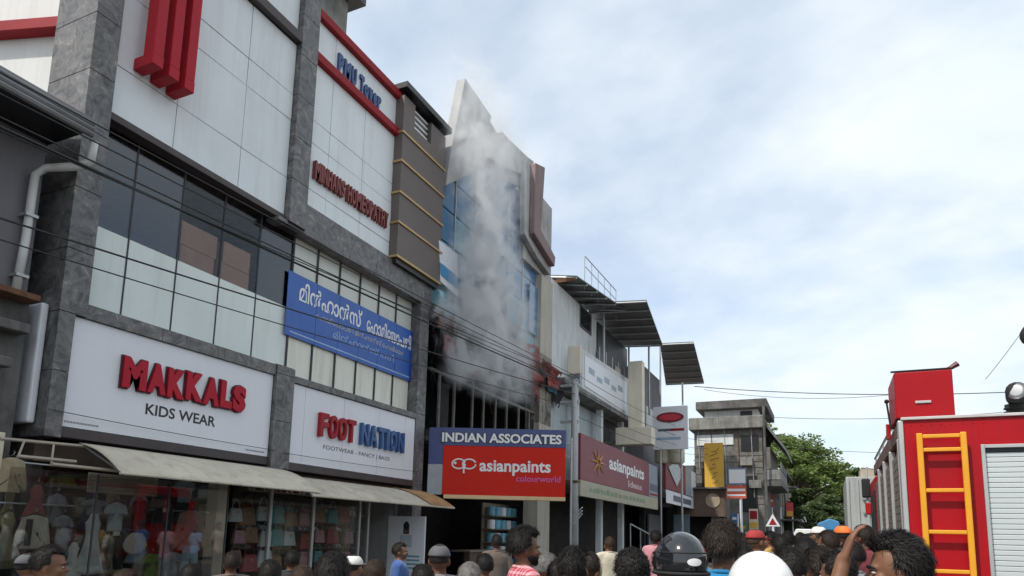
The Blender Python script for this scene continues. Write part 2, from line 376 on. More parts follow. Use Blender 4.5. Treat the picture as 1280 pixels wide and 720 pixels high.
zs = [zb1, P(387, 236, X=X0).z, P(390, 178, X=X0).z, P(392, 150, X=X0).z, r1-0.1]
for j in range(3):
    for i in range(4): panel(yF[j], yF[j+1], zs[i], zs[i+1])
    panel(yF[j], yF[j+1], r1+0.13, r2-0.1)
for zz in (r1, r2):
    bx('red_trim', M_RED, bld, X0-0.03, X0+0.12, yM1+.01, yF[3]+0.02, zz-0.1, zz+0.1, 0.02)
bx('parapet', M_WWALL, bld, X0-0.3, X0-0.04, yM1+.01, yF[3], r2+0.13, r2+0.2)
# red fins on stand-off feet
for k in range(3):
    y0 = P(166, 90, X=X0).y+k*0.29; zf = P(166, 92, X=X0).z+0.06
    f = MB().box(X0+0.2, X0+0.44, y0, y0+0.17, zf+0.19-k*0.02, 14.4).build('fin', M_FIN, bld, 0.008)
    MB().box(X0+0.004, X0+0.445, y0-0.005, y0+0.175, zf-k*0.02, zf+0.188-k*0.02).build('fin_foot', M_FIN, f, 0.008)
# first floor windows, left bay: tinted glass above frosted film
yb = [P(a, b, X=XW).y for a, b in ((105, 382), (150, 395), (212, 414), (266, 432), (313, 446), (356, 459))]
yb[0] = yL1; yb[-1] = yMW
z_sp = P(117, 280, X=XW).z
for i in range(5):
    wd = MB().box(XW-0.05, XW+0.012, yb[i]-0.013, yb[i]+0.013, z_sill, z_cb-0.12).build('window', M_JOINT, bld)
    MB().box(XW-0.01, XW+0.004, yb[i]+0.014, yb[i+1]-0.014, z_sill, z_sp-0.002).build('pane', M_FROST, wd)
    MB().box(XW-0.01, XW+0.004, yb[i]+0.014, yb[i+1]-0.014, z_sp+0.002, z_cb-0.121).build('pane', GLASS_CLEAR if i in (2, 3) else GLASS_DARK, wd)
# first floor windows, right bay: pale film glass behind the blue banner
n = 6
yc = [yMW+(yF1-yMW)*k/n for k in range(n+1)]
M_UP = mat('pale_film_glass', (0.58, 0.60, 0.55), 0.25, 0.06, 0.8, streak=0.3, dirt=(0.4, 0.36, 0.26))
for i in range(n):
    wd = MB().box(XW-0.05, XW+0.035, yc[i]-0.018, yc[i]+0.018, z_sill-0.12, zb0).build('window', M_JOINT, bld)
    MB().box(XW-0.01, XW+0.004, yc[i]+0.019, yc[i+1]-0.019, z_sill-0.12, 6.1).build('pane', M_FROST2, wd)
    MB().box(XW-0.01, XW+0.004, yc[i]+0.019, yc[i+1]-0.019, 6.12, zb0-0.002).build('pane', M_UP, wd)
# brown louvred block with gilt strips at the end
M_TOWER = mat('brown_grey_panel', (0.13, 0.105, 0.095), 0.55, 0.07, 1.0, streak=0.25)
M_GILT = mat('gilt_strip', (0.45, 0.30, 0.13), 0.35, 0.1, metal=0.4)
XT = X0+0.24
ty0 = P(497, 330, X=XT).y-0.06; ty1 = P(547, 350, X=XT).y+0.12
tz0 = P(497, 318, X=XT).z; tz1 = P(499, 100, X=XT).z
strips = [P(499, v, X=XT).z for v in (160, 198, 239, 278, 318)][::-1]
edges = [tz0-0.05]+strips[1:]+[tz1-0.1]
for i in range(len(edges)-1):
    if i == len(edges)-2:
        top = edges[i+1]; lo = edges[i]+0.035
        g0, g1 = ty0+0.5, ty1-0.75
        m = MB(); m.box(X0-0.34, XT, ty0, g0, lo, top-0.12); m.box(X0-0.34, XT, g1, ty1, lo, top-0.12); m.box(X0-0.34, XT, g0+.002, g1-.002, lo, lo+0.35)
        m.build('tower_panel', M_TOWER, bld)
        for q in range(4): bx('slat', M_PRINTW, bld, XT-0.2, XT-0.12, g0, g1, lo+0.48+q*0.15, lo+0.53+q*0.15)
    else:
        bx('tower_panel', M_TOWER, bld, X0-0.34, XT, ty0, ty1, edges[i]+0.035, edges[i+1]-0.03, 0.006)
    bx('gilt_strip', M_GILT, bld, X0-0.3, XT+0.035, ty0-0.03, ty1+0.02, edges[i]-0.028, edges[i]+0.032, 0.006)
bx('tower_cap', M_BLACK, bld, X0-0.45, XT+0.14, ty0-0.1, ty1+0.1, tz1-0.1, tz1+0.06, 0.01)
bx('tower_soffit', M_BLACK, bld, X0-0.3, XT-0.03, ty0+0.03, ty1-0.03, tz0-0.2, tz0-0.081)
# stair head on the roof
sh = P(430, 30, X=-12.0)
bx('stair_head', M_CONC, bld, -15, -12.0, sh.y-2.2, sh.y+0.12, 12.36, sh.z+0.75)
bx('stair_head_roof', M_BROWN, bld, -15.3, -11.6, sh.y-2.6, sh.y+0.42, sh.z+0.76, sh.z+0.98)
# white side wall dressing: red band
ad_ = Vector((-.955, -.297, 0)); st = Vector((XP-0.93, yL0+0.22, 0)); nr = Vector((.297, -.955, 0))
def side_slab(z0, z1, t0, t1, L): return MB().hexa([st+nr*t0+Vector((0,0,z0)), st+ad_*L+nr*t0+Vector((0,0,z0)), st+ad_*L+nr*t0+Vector((0,0,z1)), st+nr*t0+Vector((0,0,z1))], [st+nr*t1+Vector((0,0,z0)), st+ad_*L+nr*t1+Vector((0,0,z0)), st+ad_*L+nr*t1+Vector((0,0,z1)), st+nr*t1+Vector((0,0,z1))])
side_slab(7.3, 15, -.2, 0, 6).build('angled_side_wall', M_WWALL, bld)
pz = P(78, 34, Y=st.y-.1).z
side_slab(pz-.09, pz+.09, .003, .2, 6).build('red_band', M_RED, bld, .01)
bx('white_side_sign_panel', M_WHITE, bld, XP-1.5, XP-0.2, yL0-0.12, yL0-0.015, z_sb+0.0, z_st+0.1, 0.03)
# cardboard cartons stacked behind the tinted glass
M_CART = mat('cardboard', (0.50, 0.27, 0.19), 0.8, 0.12)
k = 0
for (ya, yb2, zt) in ((yb[2]+.05, yb[3]-.05, 6.85), (yb[3]+.05, yb[4]-0.12, 6.6)):
    zz = z_st+0.17
    while zz < zt-0.1:
        h = 0.42
        c = MB().box(XW-0.55-random.random()*.05, XW-0.05, ya+random.random()*.04, yb2-random.random()*.04, zz, zz+h-0.006).build('carton', M_CART, None, 0.008)
        lev = 'top' if zz+h > zt-0.15 else 'below the top'
        tag(c, 'brown cardboard carton in the stacks behind the tinted first floor glass', 'carton', 'cartons behind the first floor window'); zz += h; k += 1

# ------------------------------------------------------------------ signs on the building
frS = Frame((XS, 0, 0), (0, 1, 0))
def sign_board(name, label, y0, y1, z0, z1, splits=()):
    s = thing(name, label, 'sign', (XS, (y0+y1)/2, z0))
    e = [y0]+list(splits)+[y1]
    for i in range(len(e)-1): MB().box(XS-0.12, XS, e[i]+0.004, e[i+1]-0.004, z0, z1).build('board', M_WHITE, s, 0.004, seg=1)
    return s
s = sign_board('shop_sign', 'white board with chunky red raised letters MAKKALS and black KIDS WEAR below', yS0, yM0-.01, z_sb, z_st)
M_LRED = mat('red_letter', (0.42, 0.008, 0.025), 0.5, 0.06, spec=.25)
M_LDRED = mat('dark_red_return', (0.06, 0.012, 0.02), 0.4)
def pr(px, py, X=XS): v = P(px, py, X=X); return v.y, v.z
a0 = pr(149, 470)[0]; a1 = pr(305, 495)[0]; b0 = pr(150, 483)[1]; b1 = pr(160, 446)[1]
# thick hand-cut letters: back layer dark, front layer bright
word = 'MAKKALS'; wts = [1.25, 1.05, 1.05, 1.05, 1.05, 0.82, 0.95]; tot = sum(wts); xa = a0
for ch, wt in zip(word, wts):
    wd_ = (a1-a0)*wt/tot; dz = random.uniform(-.02, .02)
    o = lettering(frS, ch, xa+0.012, xa+wd_-0.012, b0+dz, b1+dz, 0.04, M_LRED, s, name='letter', bold=0.068, depth=0.035)[0]
    lettering(frS, ch, xa-0.005, xa+wd_+0.005, b0+dz-0.018, b1+dz+0.018, 0.002, M_LDRED, o, name='letter_back', bold=0.08, depth=0.036)
    xa += wd_
lettering(frS, 'KIDS WEAR', pr(182, 510)[0], pr(269, 530)[0], pr(183, 518)[1], pr(184, 504)[1], 0.003, M_PRINTK, s, bold=0.02)
for y_, w_ in ((pr(79, 533)[0], 0.5), (yM0-0.55, 0.45)):
    for q in range(12): bx('small_print', M_PRINTG, s, XS+0.001, XS+0.003, y_+q*w_/12, y_+q*w_/12+w_/15, z_sb+0.06, z_sb+0.085)
sp_ = [pr(379, 540)[0], pr(429, 540)[0], pr(472, 560)[0], pr(505, 570)[0]]
s = sign_board('shop_sign', 'white panelled board with raised red FOOT and blue NATION letters above small print', yM1+.01, yF1-.01, z_sb-0.04, z_st-0.04, sp_)
M_LBLUE = mat('blue_letter', (0.035, 0.10, 0.26), 0.35, 0.08)
M_LRED2 = mat('faded_red_letter', (0.34, 0.02, 0.03), 0.55, 0.1, spec=.25)
zf0, zf1 = pr(400, 546)[1], pr(396, 515)[1]
def raised(txt, ya, yb_, z0, z1, m, s, c=0.0, dep=0.09, bold=0.03):
    n_ = len(txt); xa = ya; wts = [1.3 if t in 'MWm' else (0.45 if t in 'Iil' else 1.0) for t in txt]; tt = sum(wts)
    for ch, wt in zip(txt, wts):
        wd_ = (yb_-ya)*wt/tt
        if ch != ' ':
            zz1 = z1 if (ch.isupper() or ch in 'l') else z0+(z1-z0)*0.74
            lettering(frS, ch, xa+wd_*0.07, xa+wd_*0.93, z0, zz1, c, m, s, name='letter', bold=bold, depth=dep)
        xa += wd_
raised('FOOT', pr(396, 530)[0], pr(442, 540)[0], zf0, zf1, M_LRED2, s)
raised('NATION', pr(448, 540)[0], pr(503, 552)[0], zf0, zf1, M_LBLUE, s)
lettering(frS, 'FOOTWEAR - FANCY | BAGS', pr(404, 558)[0], pr(487, 572)[0], pr(405, 563)[1], pr(405, 556)[1], 0.003, M_PRINTK, s)
# letters fixed straight to the cladding
s = thing('letter_sign', 'dark blue raised PMU Tower lettering between the two red trims', 'sign', (X0, 12, r1))
q = X0-XS
M_LNAVY = mat('navy_letter', (0.02, 0.06, 0.20), 0.4, 0.08)
zt0, zt1 = P(421, 89, X=X0).z, P(421, 65, X=X0).z
raised('PMU', pr(420, 90, X0)[0], pr(444, 105, X0)[0], zt0, zt1, M_LNAVY, s, c=q+0.004, dep=0.05, bold=.055)
raised('Tower', pr(448, 105, X0)[0], pr(475, 130, X0)[0], zt0, zt1, M_LNAVY, s, c=q+0.004, dep=0.05, bold=.055)
s = thing('letter_sign', 'long line of raised brick red letters MINHANS HOMEOPATHY on white cladding', 'sign', (X0, 12, zs[1]))
M_LBRICK = mat('brick_red_letter', (0.20, 0.035, 0.03), 0.5, 0.15)
zq0, zq1 = P(391, 224, X=X0).z, P(391, 201, X=X0).z
raised('MINHANS', pr(390, 210, X0)[0], pr(428, 240, X0)[0], zq0, zq1, M_LBRICK, s, c=q+0.004, dep=0.09, bold=0.04)
raised('HOMEOPATHY', pr(431, 240, X0)[0], pr(482, 280, X0)[0], zq0, zq1, M_LBRICK, s, c=q+0.004, dep=0.09, bold=0.04)
# blue clinic banner over the right bay windows
XB = XW+0.06; frB = Frame((XB, 0, 0), (0, 1, 0))
M_BLUE = mat('blue_vinyl', (0.025, 0.11, 0.42), 0.4, 0.10, 1.2, streak=0.15, dirt=(0.10, 0.2, 0.5))
M_BLUE2 = mat('deep_blue_vinyl', (0.012, 0.05, 0.33), 0.4, 0.06)
by0, by1 = P(361, 340, X=XB).y, P(523, 450, X=XB).y-.05
bz0, bz1 = P(358, 418, X=XB).z, P(363, 338, X=XB).z
s = thing('clinic_banner', 'blue banner with white regional lettering stretched across film covered windows', 'banner', (XB, by0, bz0))
e = [by0]+[y for y in yc[1:-1]]+[by1]
for i in range(n):
    MB().box(XB-0.012, XB, e[i]+0.006, e[i+1]-0.006, bz0, bz1).build('banner_panel', M_BLUE, s)
MB().box(XB+0.001, XB+0.004, by1-0.35, by1-.01, bz0+.01, bz1-.01).build('banner_edge', M_BLUE2, s)
def pz_(f): return bz0+(bz1-bz0)*f
def py_(f): return by0+(by1-by0)*f
lettering(frB, 'മിൻഹാൻസ്', py_(.07), py_(.50), pz_(.60), pz_(.92), 0.005, M_PRINTW, s, bold=0.02)
lettering(frB, 'േഹാമിേയാപതി', py_(.54), py_(.93), pz_(.60), pz_(.90), 0.005, M_PRINTW, s, bold=0.02)
M_PRINTY = mat('pale_print', (0.55, 0.52, 0.42), 0.5)
M_PRINTB = mat('light_blue_print', (0.35, 0.48, 0.72), 0.5)
lettering(frB, 'േഹാമിേയാപതി മിൻഹാൻസ് േഹാമിേയാ', py_(.18), py_(.86), pz_(.44), pz_(.54), 0.005, M_PRINTY, s)
lettering(frB, 'മിൻഹാൻസ് പതി', py_(.30), py_(.78), pz_(.24), pz_(.37), 0.005, M_PRINTB, s)
bx('print_rule', M_PRINTB, s, XB+.001, XB+.003, py_(.03), py_(.93), pz_(.06), pz_(.08))

# ------------------------------------------------------------------ awnings
M_AWN = mat('cream_sheet_awning', (0.62, 0.57, 0.45), 0.6, 0.10, 1.2, streak=0.5, dirt=(0.28, 0.22, 0.14))
M_AWN2 = mat('grey_cream_sheet_awning', (0.54, 0.49, 0.39), 0.6, 0.12, 1.0, streak=0.6, dirt=(0.22, 0.14, 0.07))
def awning(label, m, y0, y1, zb, zf, xb, xf, skew0=0.0, n=24, wave=0.015):
    s = thing('awning', label, 'awning', (xf, y0, zf))
    top = []; mb = MB(); rows = 7
    for i in range(n+1):
        t = i/n
        for j in range(rows+1):
            u = j/rows; x = xb+(xf-xb)*u; z = zb+(zf-zb)*u+0.07*math.sin(u*math.pi)
            y = y0+(y1-y0)*t + skew0*(u)*(1-t)
            z += wave*math.sin(t*19+u*2)*u
            top.append((x, y, z))
    fs = []
    for i in range(n):
        for j in range(rows):
            a = i*(rows+1)+j; fs.append((a, a+1, a+rows+2, a+rows+1))
    mb.add(top, fs); o = mb.build('sheet', m, s, smooth=True)
    sm = o.modifiers.new('thick', 'SOLIDIFY'); sm.thickness = 0.012
    # rolled edge and steel frame below
    MB().tube([(xf+0.005, y0+skew0, zf-0.012), (xf+0.005, y1, zf-0.012)], 0.022, 8).build('front_rail', m, s)
    for k in range(4):
        y = y0+skew0+0.1+(y1-y0-skew0-0.2)*k/3
        MB().tube([(xb+0.05, y, zb-0.05), (xf-0.02, y, zf-0.03)], 0.014, 6).build('bracket', M_STEEL, s)
    return s
XA = X0+1.15
pA0 = P(100, 553, X=XP+.05); pA1 = P(150, 590, X=XA); pA2 = P(400, 615, X=XA)
awning('long cream sheet awning under the white board with red letters', M_AWN, pA0.y, pA2.y, pA0.z, pA1.z, XP+.03, XA, skew0=pA1.y-pA0.y)
pB2 = P(566, 631, X=XA); pB1 = P(405, 614, X=XA)
awning('greyish sheet awning with rusted end under the panelled footwear board', M_AWN2, pA2.y-0.25, pB2.y, pA0.z-0.1, pB1.z-0.09, XP+.03, XA+0.04)

aw2 = bpy.data.objects['awning.001']; M_RUSTA = mat('rusted_awning_end', (.42,.25,.11), .75, .35, 3, grime=.7, dirt=(.20,.07,.025))
q0 = pB2.y; xb, xf, zb2, zf2 = XP+.03, XA+0.04, pA0.z-0.1, pB1.z-0.09
vs = []; fs = []
for i in range(5):
    for j in range(8):
        u = j/7; vs.append((xb+(xf-xb)*u, q0-1.0+1.01*i/4-.25*(1-u)*(1-i/4), zb2+(zf2-zb2)*u+0.07*math.sin(u*math.pi)+.018))
for i in range(4):
    for j in range(7): a = i*8+j; fs.append((a, a+1, a+9, a+8))
m_ = MB(); m_.add(vs, fs); m_.build('rusted_end', M_RUSTA, aw2, smooth=True)
# ------------------------------------------------------------------ shop fronts under the awnings
GLASS_SHOP = glass('display_glass', (0.80, 0.81, 0.80), 0.05, 0.03)
M_SHOPW = mat('shop_brown_board', (0.10, 0.07, 0.055), 0.8, 0.25)
M_SHELF = mat('shop_shelf', (0.20, 0.16, 0.12), 0.7, 0.2)
yk = P(275, 650, X=-9.4).y
bx('shop_pillar', M_WOODFR, bld, -9.62, -9.38, yk-0.11, yk+0.11, 0.29, z_sb-0.21, 0.01)
for px_ in (338, 392, 450, 461):
    y = P(px_, 660, X=-9.4).y; bx('shop_frame', M_ALU, bld, -9.47, -9.41, y-0.03, y+0.03, 0.29, 2.38)
for (pa, pb) in ((287, 336), (340, 391), (394, 448)):
    ya, yb2 = P(pa, 660, X=-9.42).y, P(pb, 660, X=-9.42).y
    bx('shop_glass', GLASS_CLEAR, bld, -9.447, -9.44, ya+0.02, yb2-0.02, 0.3, 2.36)
bx('shop_fascia', M_SHOPW, bld, -9.85, -9.7, yL0+0.1, yR1, 2.45, z_sb-0.21)
for k_ in range(3):
    ga = P(2, 660, X=-9.1).y; gb = yk-.14; d_ = (gb-ga)/3
    bx('shop_glass', GLASS_SHOP, bld, -9.107, -9.10, ga+k_*d_+.012, ga+(k_+1)*d_-.012, .3, 2.3); bx('shop_frame', M_JOINT, bld, -9.115, -9.09, ga+(k_+1)*d_-.01, ga+(k_+1)*d_+.01, .3, 2.3)
# blind under the awning
ya, yb2 = P(110, 600, X=-9.2).y, P(197, 610, X=-9.2).y
zt = P(150, 594, X=-9.2).z
bl = thing('rolled_blind', 'beige slatted blind hanging below the cream awning', 'blind', (-9.2, ya, zt))
for k in range(5): MB().box(-9.215, -9.195, ya, yb2, zt-0.055*(k+1)+0.004, zt-0.055*k).build('slat', M_WOODFR, bl, 0.004, seg=1)
# roller-frame rails at the left end
fr_ = thing('steel_rail_frame', 'thin steel rail frame left of the cream awning', 'frame', (-9.0, 5.8, 2.4))
for (a, b, c_, d, Xa) in ((0, 548, 130, 560, -9.25), (22, 570, 95, 577, -8.95), (65, 580, 150, 589, -8.7)):
    MB().tube([P(a, b, X=Xa), P(c_, d, X=Xa)], 0.022, 6).build('rail', M_WOODFR, fr_)
for (a, b, c_, d) in ((30, 552, 22, 572), (67, 556, 64, 582)):
    MB().tube([P(a, b, X=-9.2), P(c_, d, X=-9.0)], 0.014, 6).build('strut', M_WOODFR, fr_)

def fab(name, c): return mat('cloth_'+name, c, 0.9, 0.14, 14, bump=0.35, bscale=30, local=True, sheen=0.2)
OUT = {'tee': [(.16,0),(.30,.02),(.72,.10),(1,.36),(.80,.46),(.60,.34),(.58,1),(0,1.02)],
       'coat': [(.16,0),(.32,.02),(.70,.08),(.92,.62),(1,.92),(.76,.96),(.62,.42),(.66,1),(0,1.0)],
       'dress': [(.14,0),(.24,.0),(.34,.10),(.50,.16),(.40,.30),(.38,.42),(1,1),(0,1.03)],
       'romper': [(.22,0),(.34,0),(.36,.22),(.60,.30),(.62,.62),(.72,1),(.16,1),(.06,.72),(0,.70)],
       'jeans': [(.55,0),(.60,.02),(.78,1),(.14,1),(.06,.30),(0,.26)],
       'bib': [(.2,0),(.42,.02),(.8,.25),(1,.62),(.7,.92),(.3,1),(0,1.02)]}
def garment(kind, px_, py0, w, h, m, label, X=-9.30, trim=None, tilt=0.0):
    o = P(px_, py0, X=X); s = P(px_, py0+h, X=X); hh = o.z-s.z
    wy = (P(px_+w/2, py0, X=X).y-P(px_-w/2, py0, X=X).y)/2
    t = thing('garment', label, 'garment', o)
    pl = OUT[kind]; pts = [(a, b) for a, b in pl]; pts += [(-a, b) for a, b in reversed(pl) if a > 0.001]
    # soft body: outline filled as a fan of rings so that it bulges and creases
    mb = MB(); n = len(pts); rings = [1.0, 0.9, 0.75, 0.55, 0.35, 0.15]; vs = []
    cyv = sum(b for _, b in pts)/n
    for side in (1, -1):
        for r in rings:
            for (a, b) in pts:
                bb = b if r == 1 else cyv+(b-cyv)*r; aa = a*r
                dep = side*(0.008+0.018*(1-r**2)) + 0.02*noise.noise(Vector((aa*6, bb*1.5, px_*.3)))
                vs.append((X+dep+tilt*(bb-.5)*.1, o.y+aa*wy, o.z-bb*hh))
    fs = []; nr = len(rings)
    for sgn in (0, 1):
        b0 = sgn*nr*n
        for i in range(nr-1):
            for k in range(n): fs.append((b0+i*n+k, b0+i*n+(k+1) % n, b0+(i+1)*n+(k+1) % n, b0+(i+1)*n+k))
        fs.append(tuple(b0+(nr-1)*n+k for k in range(n)))
    for k in range(n): fs.append((k, (k+1) % n, nr*n+(k+1) % n, nr*n+k))
    mb.add(vs, fs); mb.build('fabric', m, t, smooth=True)
    MB().tube([(X, o.y, o.z+0.09), (X, o.y+.02, o.z+0.07), (X, o.y, o.z+0.04)], 0.005, 5).build('hanger_hook', M_STEEL, t)
    MB().tube([(X, o.y-wy*.6, o.z-hh*.06), (X, o.y, o.z+0.035), (X, o.y+wy*.6, o.z-hh*.06)], 0.008, 5).build('hanger', M_BLACK, t)
    if trim:
        tm, a0, a1, b0, b1 = trim
        MB().box(X+0.024, X+0.036, o.y+a0*wy, o.y+a1*wy, o.z-b1*hh, o.z-b0*hh).build('front_panel', tm, t, 0.008)
    return t
c_olive = fab('olive', (.20,.18,.10)); c_red = fab('faded_red', (.24,.07,.06)); c_cream = fab('cream', (.46,.43,.35)); c_white = fab('white', (.50,.52,.50))
c_pale = fab('pale_blue', (.40,.46,.48)); c_blk = fab('black', (.015,.015,.018)); c_mar = fab('maroon', (.12,.04,.05)); c_pink = fab('dusty_pink', (.32,.19,.16))
c_den = fab('light_denim', (.26,.36,.44)); c_grn = fab('lime', (.16,.22,.05)); c_gry = fab('grey', (.22,.22,.24)); c_beige = fab('beige', (.38,.31,.20)); c_nav = fab('navy', (.03,.04,.10))
garment('coat', 16, 572, 44, 44, c_beige, 'beige belted coat at the far left end of the display')
garment('dress', 47, 606, 34, 44, c_red, 'faded red dress hanging above the cream and black jacket')
garment('coat', 44, 644, 46, 42, c_cream, 'cream jacket with black front panel in the kids display', trim=(c_blk, -.5, -.15, .12, .9), X=-9.22)
garment('dress', 12, 640, 34, 62, c_olive, 'olive green dress at the left end of the lower display row')
garment('tee', 80, 644, 28, 36, c_gry, 'dark grey top between the cream jacket and the long white dress')
garment('dress', 118, 642, 38, 74, c_white, 'long white dress with ruffled skirt in the kids display')
garment('tee', 146, 628, 32, 36, c_pale, 'pale blue top hanging above the black pinafore')
garment('tee', 119, 624, 34, 20, c_gry, 'dark ruffled top hanging above the long white dress')
garment('romper', 144, 664, 34, 48, c_blk, 'black pinafore with white sleeves in the kids display', trim=(c_white, -.25, .25, .0, .12))
garment('bib', 170, 666, 30, 26, c_cream, 'white bib top with scalloped hem beside the black pinafore', X=-9.22)
garment('tee', 176, 626, 28, 36, c_mar, 'maroon top hanging above the white bib top')
garment('coat', 206, 634, 28, 40, c_blk, 'black jacket with cream collar in the kids display', trim=(c_cream, -.3, .3, .02, .16))
garment('coat', 240, 638, 42, 50, c_pink, 'dusty pink hooded jacket beside the beige shop pillar')
garment('jeans', 238, 682, 30, 40, c_den, 'light denim jeans below the dusty pink jacket')
garment('tee', 190, 692, 26, 30, c_grn, 'lime green top low in the kids display')
garment('tee', 215, 690, 30, 32, c_gry, 'grey top between the lime top and the denim jeans', X=-9.22)
garment('dress', 93, 678, 26, 44, c_white, 'short white frock left of the long white dress')
garment('tee', 205, 594, 30, 30, c_nav, 'navy top hanging under the awning beside the slatted blind', X=-9.4)
garment('tee', 232, 600, 28, 28, c_den, 'faded denim shirt hanging under the awning above the pink jacket', X=-9.4)
rg = random.Random(21); bc = [('olive', c_olive), ('maroon', c_mar), ('grey', c_gry), ('navy', c_nav), ('beige', c_beige), ('denim', c_den), ('pink', c_pink), ('black', c_blk)]
for k in range(16):
    nm_, cm_ = bc[k % 8]; kd_ = ('tee', 'dress', 'coat', 'romper')[rg.randrange(4)]; row = k//8
    garment(kd_, 14+(k % 8)*32+rg.uniform(-6, 6), (612, 668)[row]+rg.uniform(-6, 6), rg.uniform(24, 34), rg.uniform(36, 48), cm_, '%s garment in the %s row hung behind the front of the kids display' % (nm_, ('upper', 'lower')[row]), X=-9.62)
for zz, a, b in ((2.38, 0, 262), (1.86, 0, 262)):
    ra = P(a, 600, X=-9.35).y; rb = P(b, 640, X=-9.35).y
    tag(MB().tube([(-9.36, ra, zz), (-9.36, rb, zz)], 0.012, 6).build('clothes_rail', M_STEEL, None), 'upper steel clothes rail across the kids display' if zz > 2 else 'lower steel clothes rail across the kids display', 'rail')
ra, rb = P(62, 600, X=-9.95).y, P(262, 640, X=-9.95).y
ks = thing('clothes_shelves', 'brown wall shelves behind the hung kids clothes', 'shelves', (-10.0, ra, .28))
bx('back_board', mat('brown_shelf_board', (.22,.15,.11), .7, .2, 3), ks, -10.3, -10.25, ra, rb, .29, 2.75)
for k in range(6): bx('shelf', M_SHELF, ks, -10.249, -9.9, ra, rb, .45+k*.42, .48+k*.42)
rf_ = random.Random(31); fcol = [('red', c_red), ('cream', c_cream), ('pale blue', c_pale), ('maroon', c_mar), ('pink', c_pink), ('denim blue', c_den), ('lime', c_grn), ('beige', c_beige), ('white', c_white)]
for k in range(2, 6):
    y = ra+.1
    while y < rb-.3:
        nm_, cm_ = rf_.choice(fcol); hh_ = rf_.uniform(.12, .3); mb = MB(); q_ = 0
        while q_ < hh_: mb.box(-10.2, -9.93+rf_.uniform(-.02, .02), y, y+.26+rf_.uniform(-.02, .02), .482+k*.42+q_, .482+k*.42+q_+.026); q_ += .03
        tag(mb.build('folded_clothes', cm_, None, .008), '%s pile of folded clothes on the brown wall shelves' % nm_, 'clothes', 'folded clothes on the shelves'); y += rf_.uniform(.3, .42)
# shelves with shoes and bags in the footwear shop
rs = random.Random(3)
colsh = [mat('shoe_%s' % n_, c_, 0.5, 0.1) for n_, c_ in (('white', (.6,.6,.6)), ('black', (.02,.02,.02)), ('tan', (.3,.18,.09)), ('red', (.35,.05,.05)), ('teal', (.10,.32,.33)), ('pink', (.5,.25,.28)))]
ya, yb2 = P(300, 660, X=-9.9).y, P(448, 660, X=-9.9).y
RX = .62
shf = thing('shoe_rack', 'dark shoe rack standing behind the footwear shop glass', 'rack', (-10.6, ya, .28))
bx('back_board', M_SHOPW, shf, -10.75+RX, -10.7+RX, ya, yb2, .29, 2.5)
for k in range(6):
    z = .5+k*.36
    bx('shelf', M_SHELF, shf, -10.69+RX, -10.38+RX, ya, yb2, z, z+.025)
shoe = None
nn = 0
for k in range(6):
    z = .5+k*.36+.028; y = ya+.1
    while y < yb2-.15:
        m = rs.choice(colsh)
        if shoe is None:
            mb = MB()
            for dy in (-.055, .055):
                mb.add([(.13,dy-.035,0),(.13,dy+.035,0),(-.13,dy+.035,0),(-.13,dy-.035,0),(.12,dy-.03,.045),(.12,dy+.03,.045),(-.12,dy+.028,.10),(-.12,dy-.028,.10),(.0,dy-.03,.09),(.0,dy+.03,.09)],
                       [(0,3,2,1),(0,1,5,4),(4,5,9,8),(8,9,6,7),(1,2,6,9,5),(0,4,8,7,3),(2,3,7,6)])
            shoe = mb
        o = MB(); o.v = list(shoe.v); o.f = list(shoe.f); o.mi = [0]*len(o.f)
        o = o.build('shoes', m, None); o.location = (-10.53+RX, y, z); o.rotation_euler.z = rs.uniform(-.2, .2)
        tag(o, 'pair of %s shoes among those on the rack behind the footwear shop glass' % m.name.split('_')[1], 'shoes', 'shoes on the rack')
        y += rs.uniform(.3, .42)
# handbags and slippers hung right behind the glass
def bag(px_, py_, w, m, label):
    X = -9.52; o = P(px_, py_, X=X); s_ = w/60; t = thing('handbag', label, 'handbag', (X, o.y, o.z), 'handbags behind the glass')
    MB().hexa([(X-.05,o.y-.16*s_,o.z-.26*s_),(X-.05,o.y+.16*s_,o.z-.26*s_),(X-.03,o.y+.12*s_,o.z),(X-.03,o.y-.12*s_,o.z)], [(X+.05,o.y-.16*s_,o.z-.26*s_),(X+.05,o.y+.16*s_,o.z-.26*s_),(X+.03,o.y+.12*s_,o.z),(X+.03,o.y-.12*s_,o.z)]).build('bag_body', m, t, .02)
    MB().tube([(X, o.y+.09*s_*math.cos(a), o.z+.16*s_*math.sin(a)) for a in [i*math.pi/8 for i in range(9)]], .008, 5).build('handle', m, t)
    MB().box(X+.052, X+.056, o.y-.02, o.y+.02, o.z-.1*s_, o.z-.06*s_).build('clasp', M_GILT, t)
bcol = [('tan', colsh[2]), ('pale', colsh[0]), ('red', colsh[3]), ('teal', colsh[4]), ('pink', colsh[5]), ('black', colsh[1])]
rg = random.Random(8); i_ = 0
for row, py_ in enumerate((636, 662, 690)):
    for px_ in range(296, 446, 17):
        nm_, mm = bcol[rg.randrange(6)]; bag(px_+rg.uniform(-4, 4), py_+rg.uniform(-4, 4)+(px_-296)*.02, rg.uniform(52, 74), mm, '%s handbag in the %s row behind the footwear shop glass' % (nm_, ('upper', 'middle', 'lower')[row]))
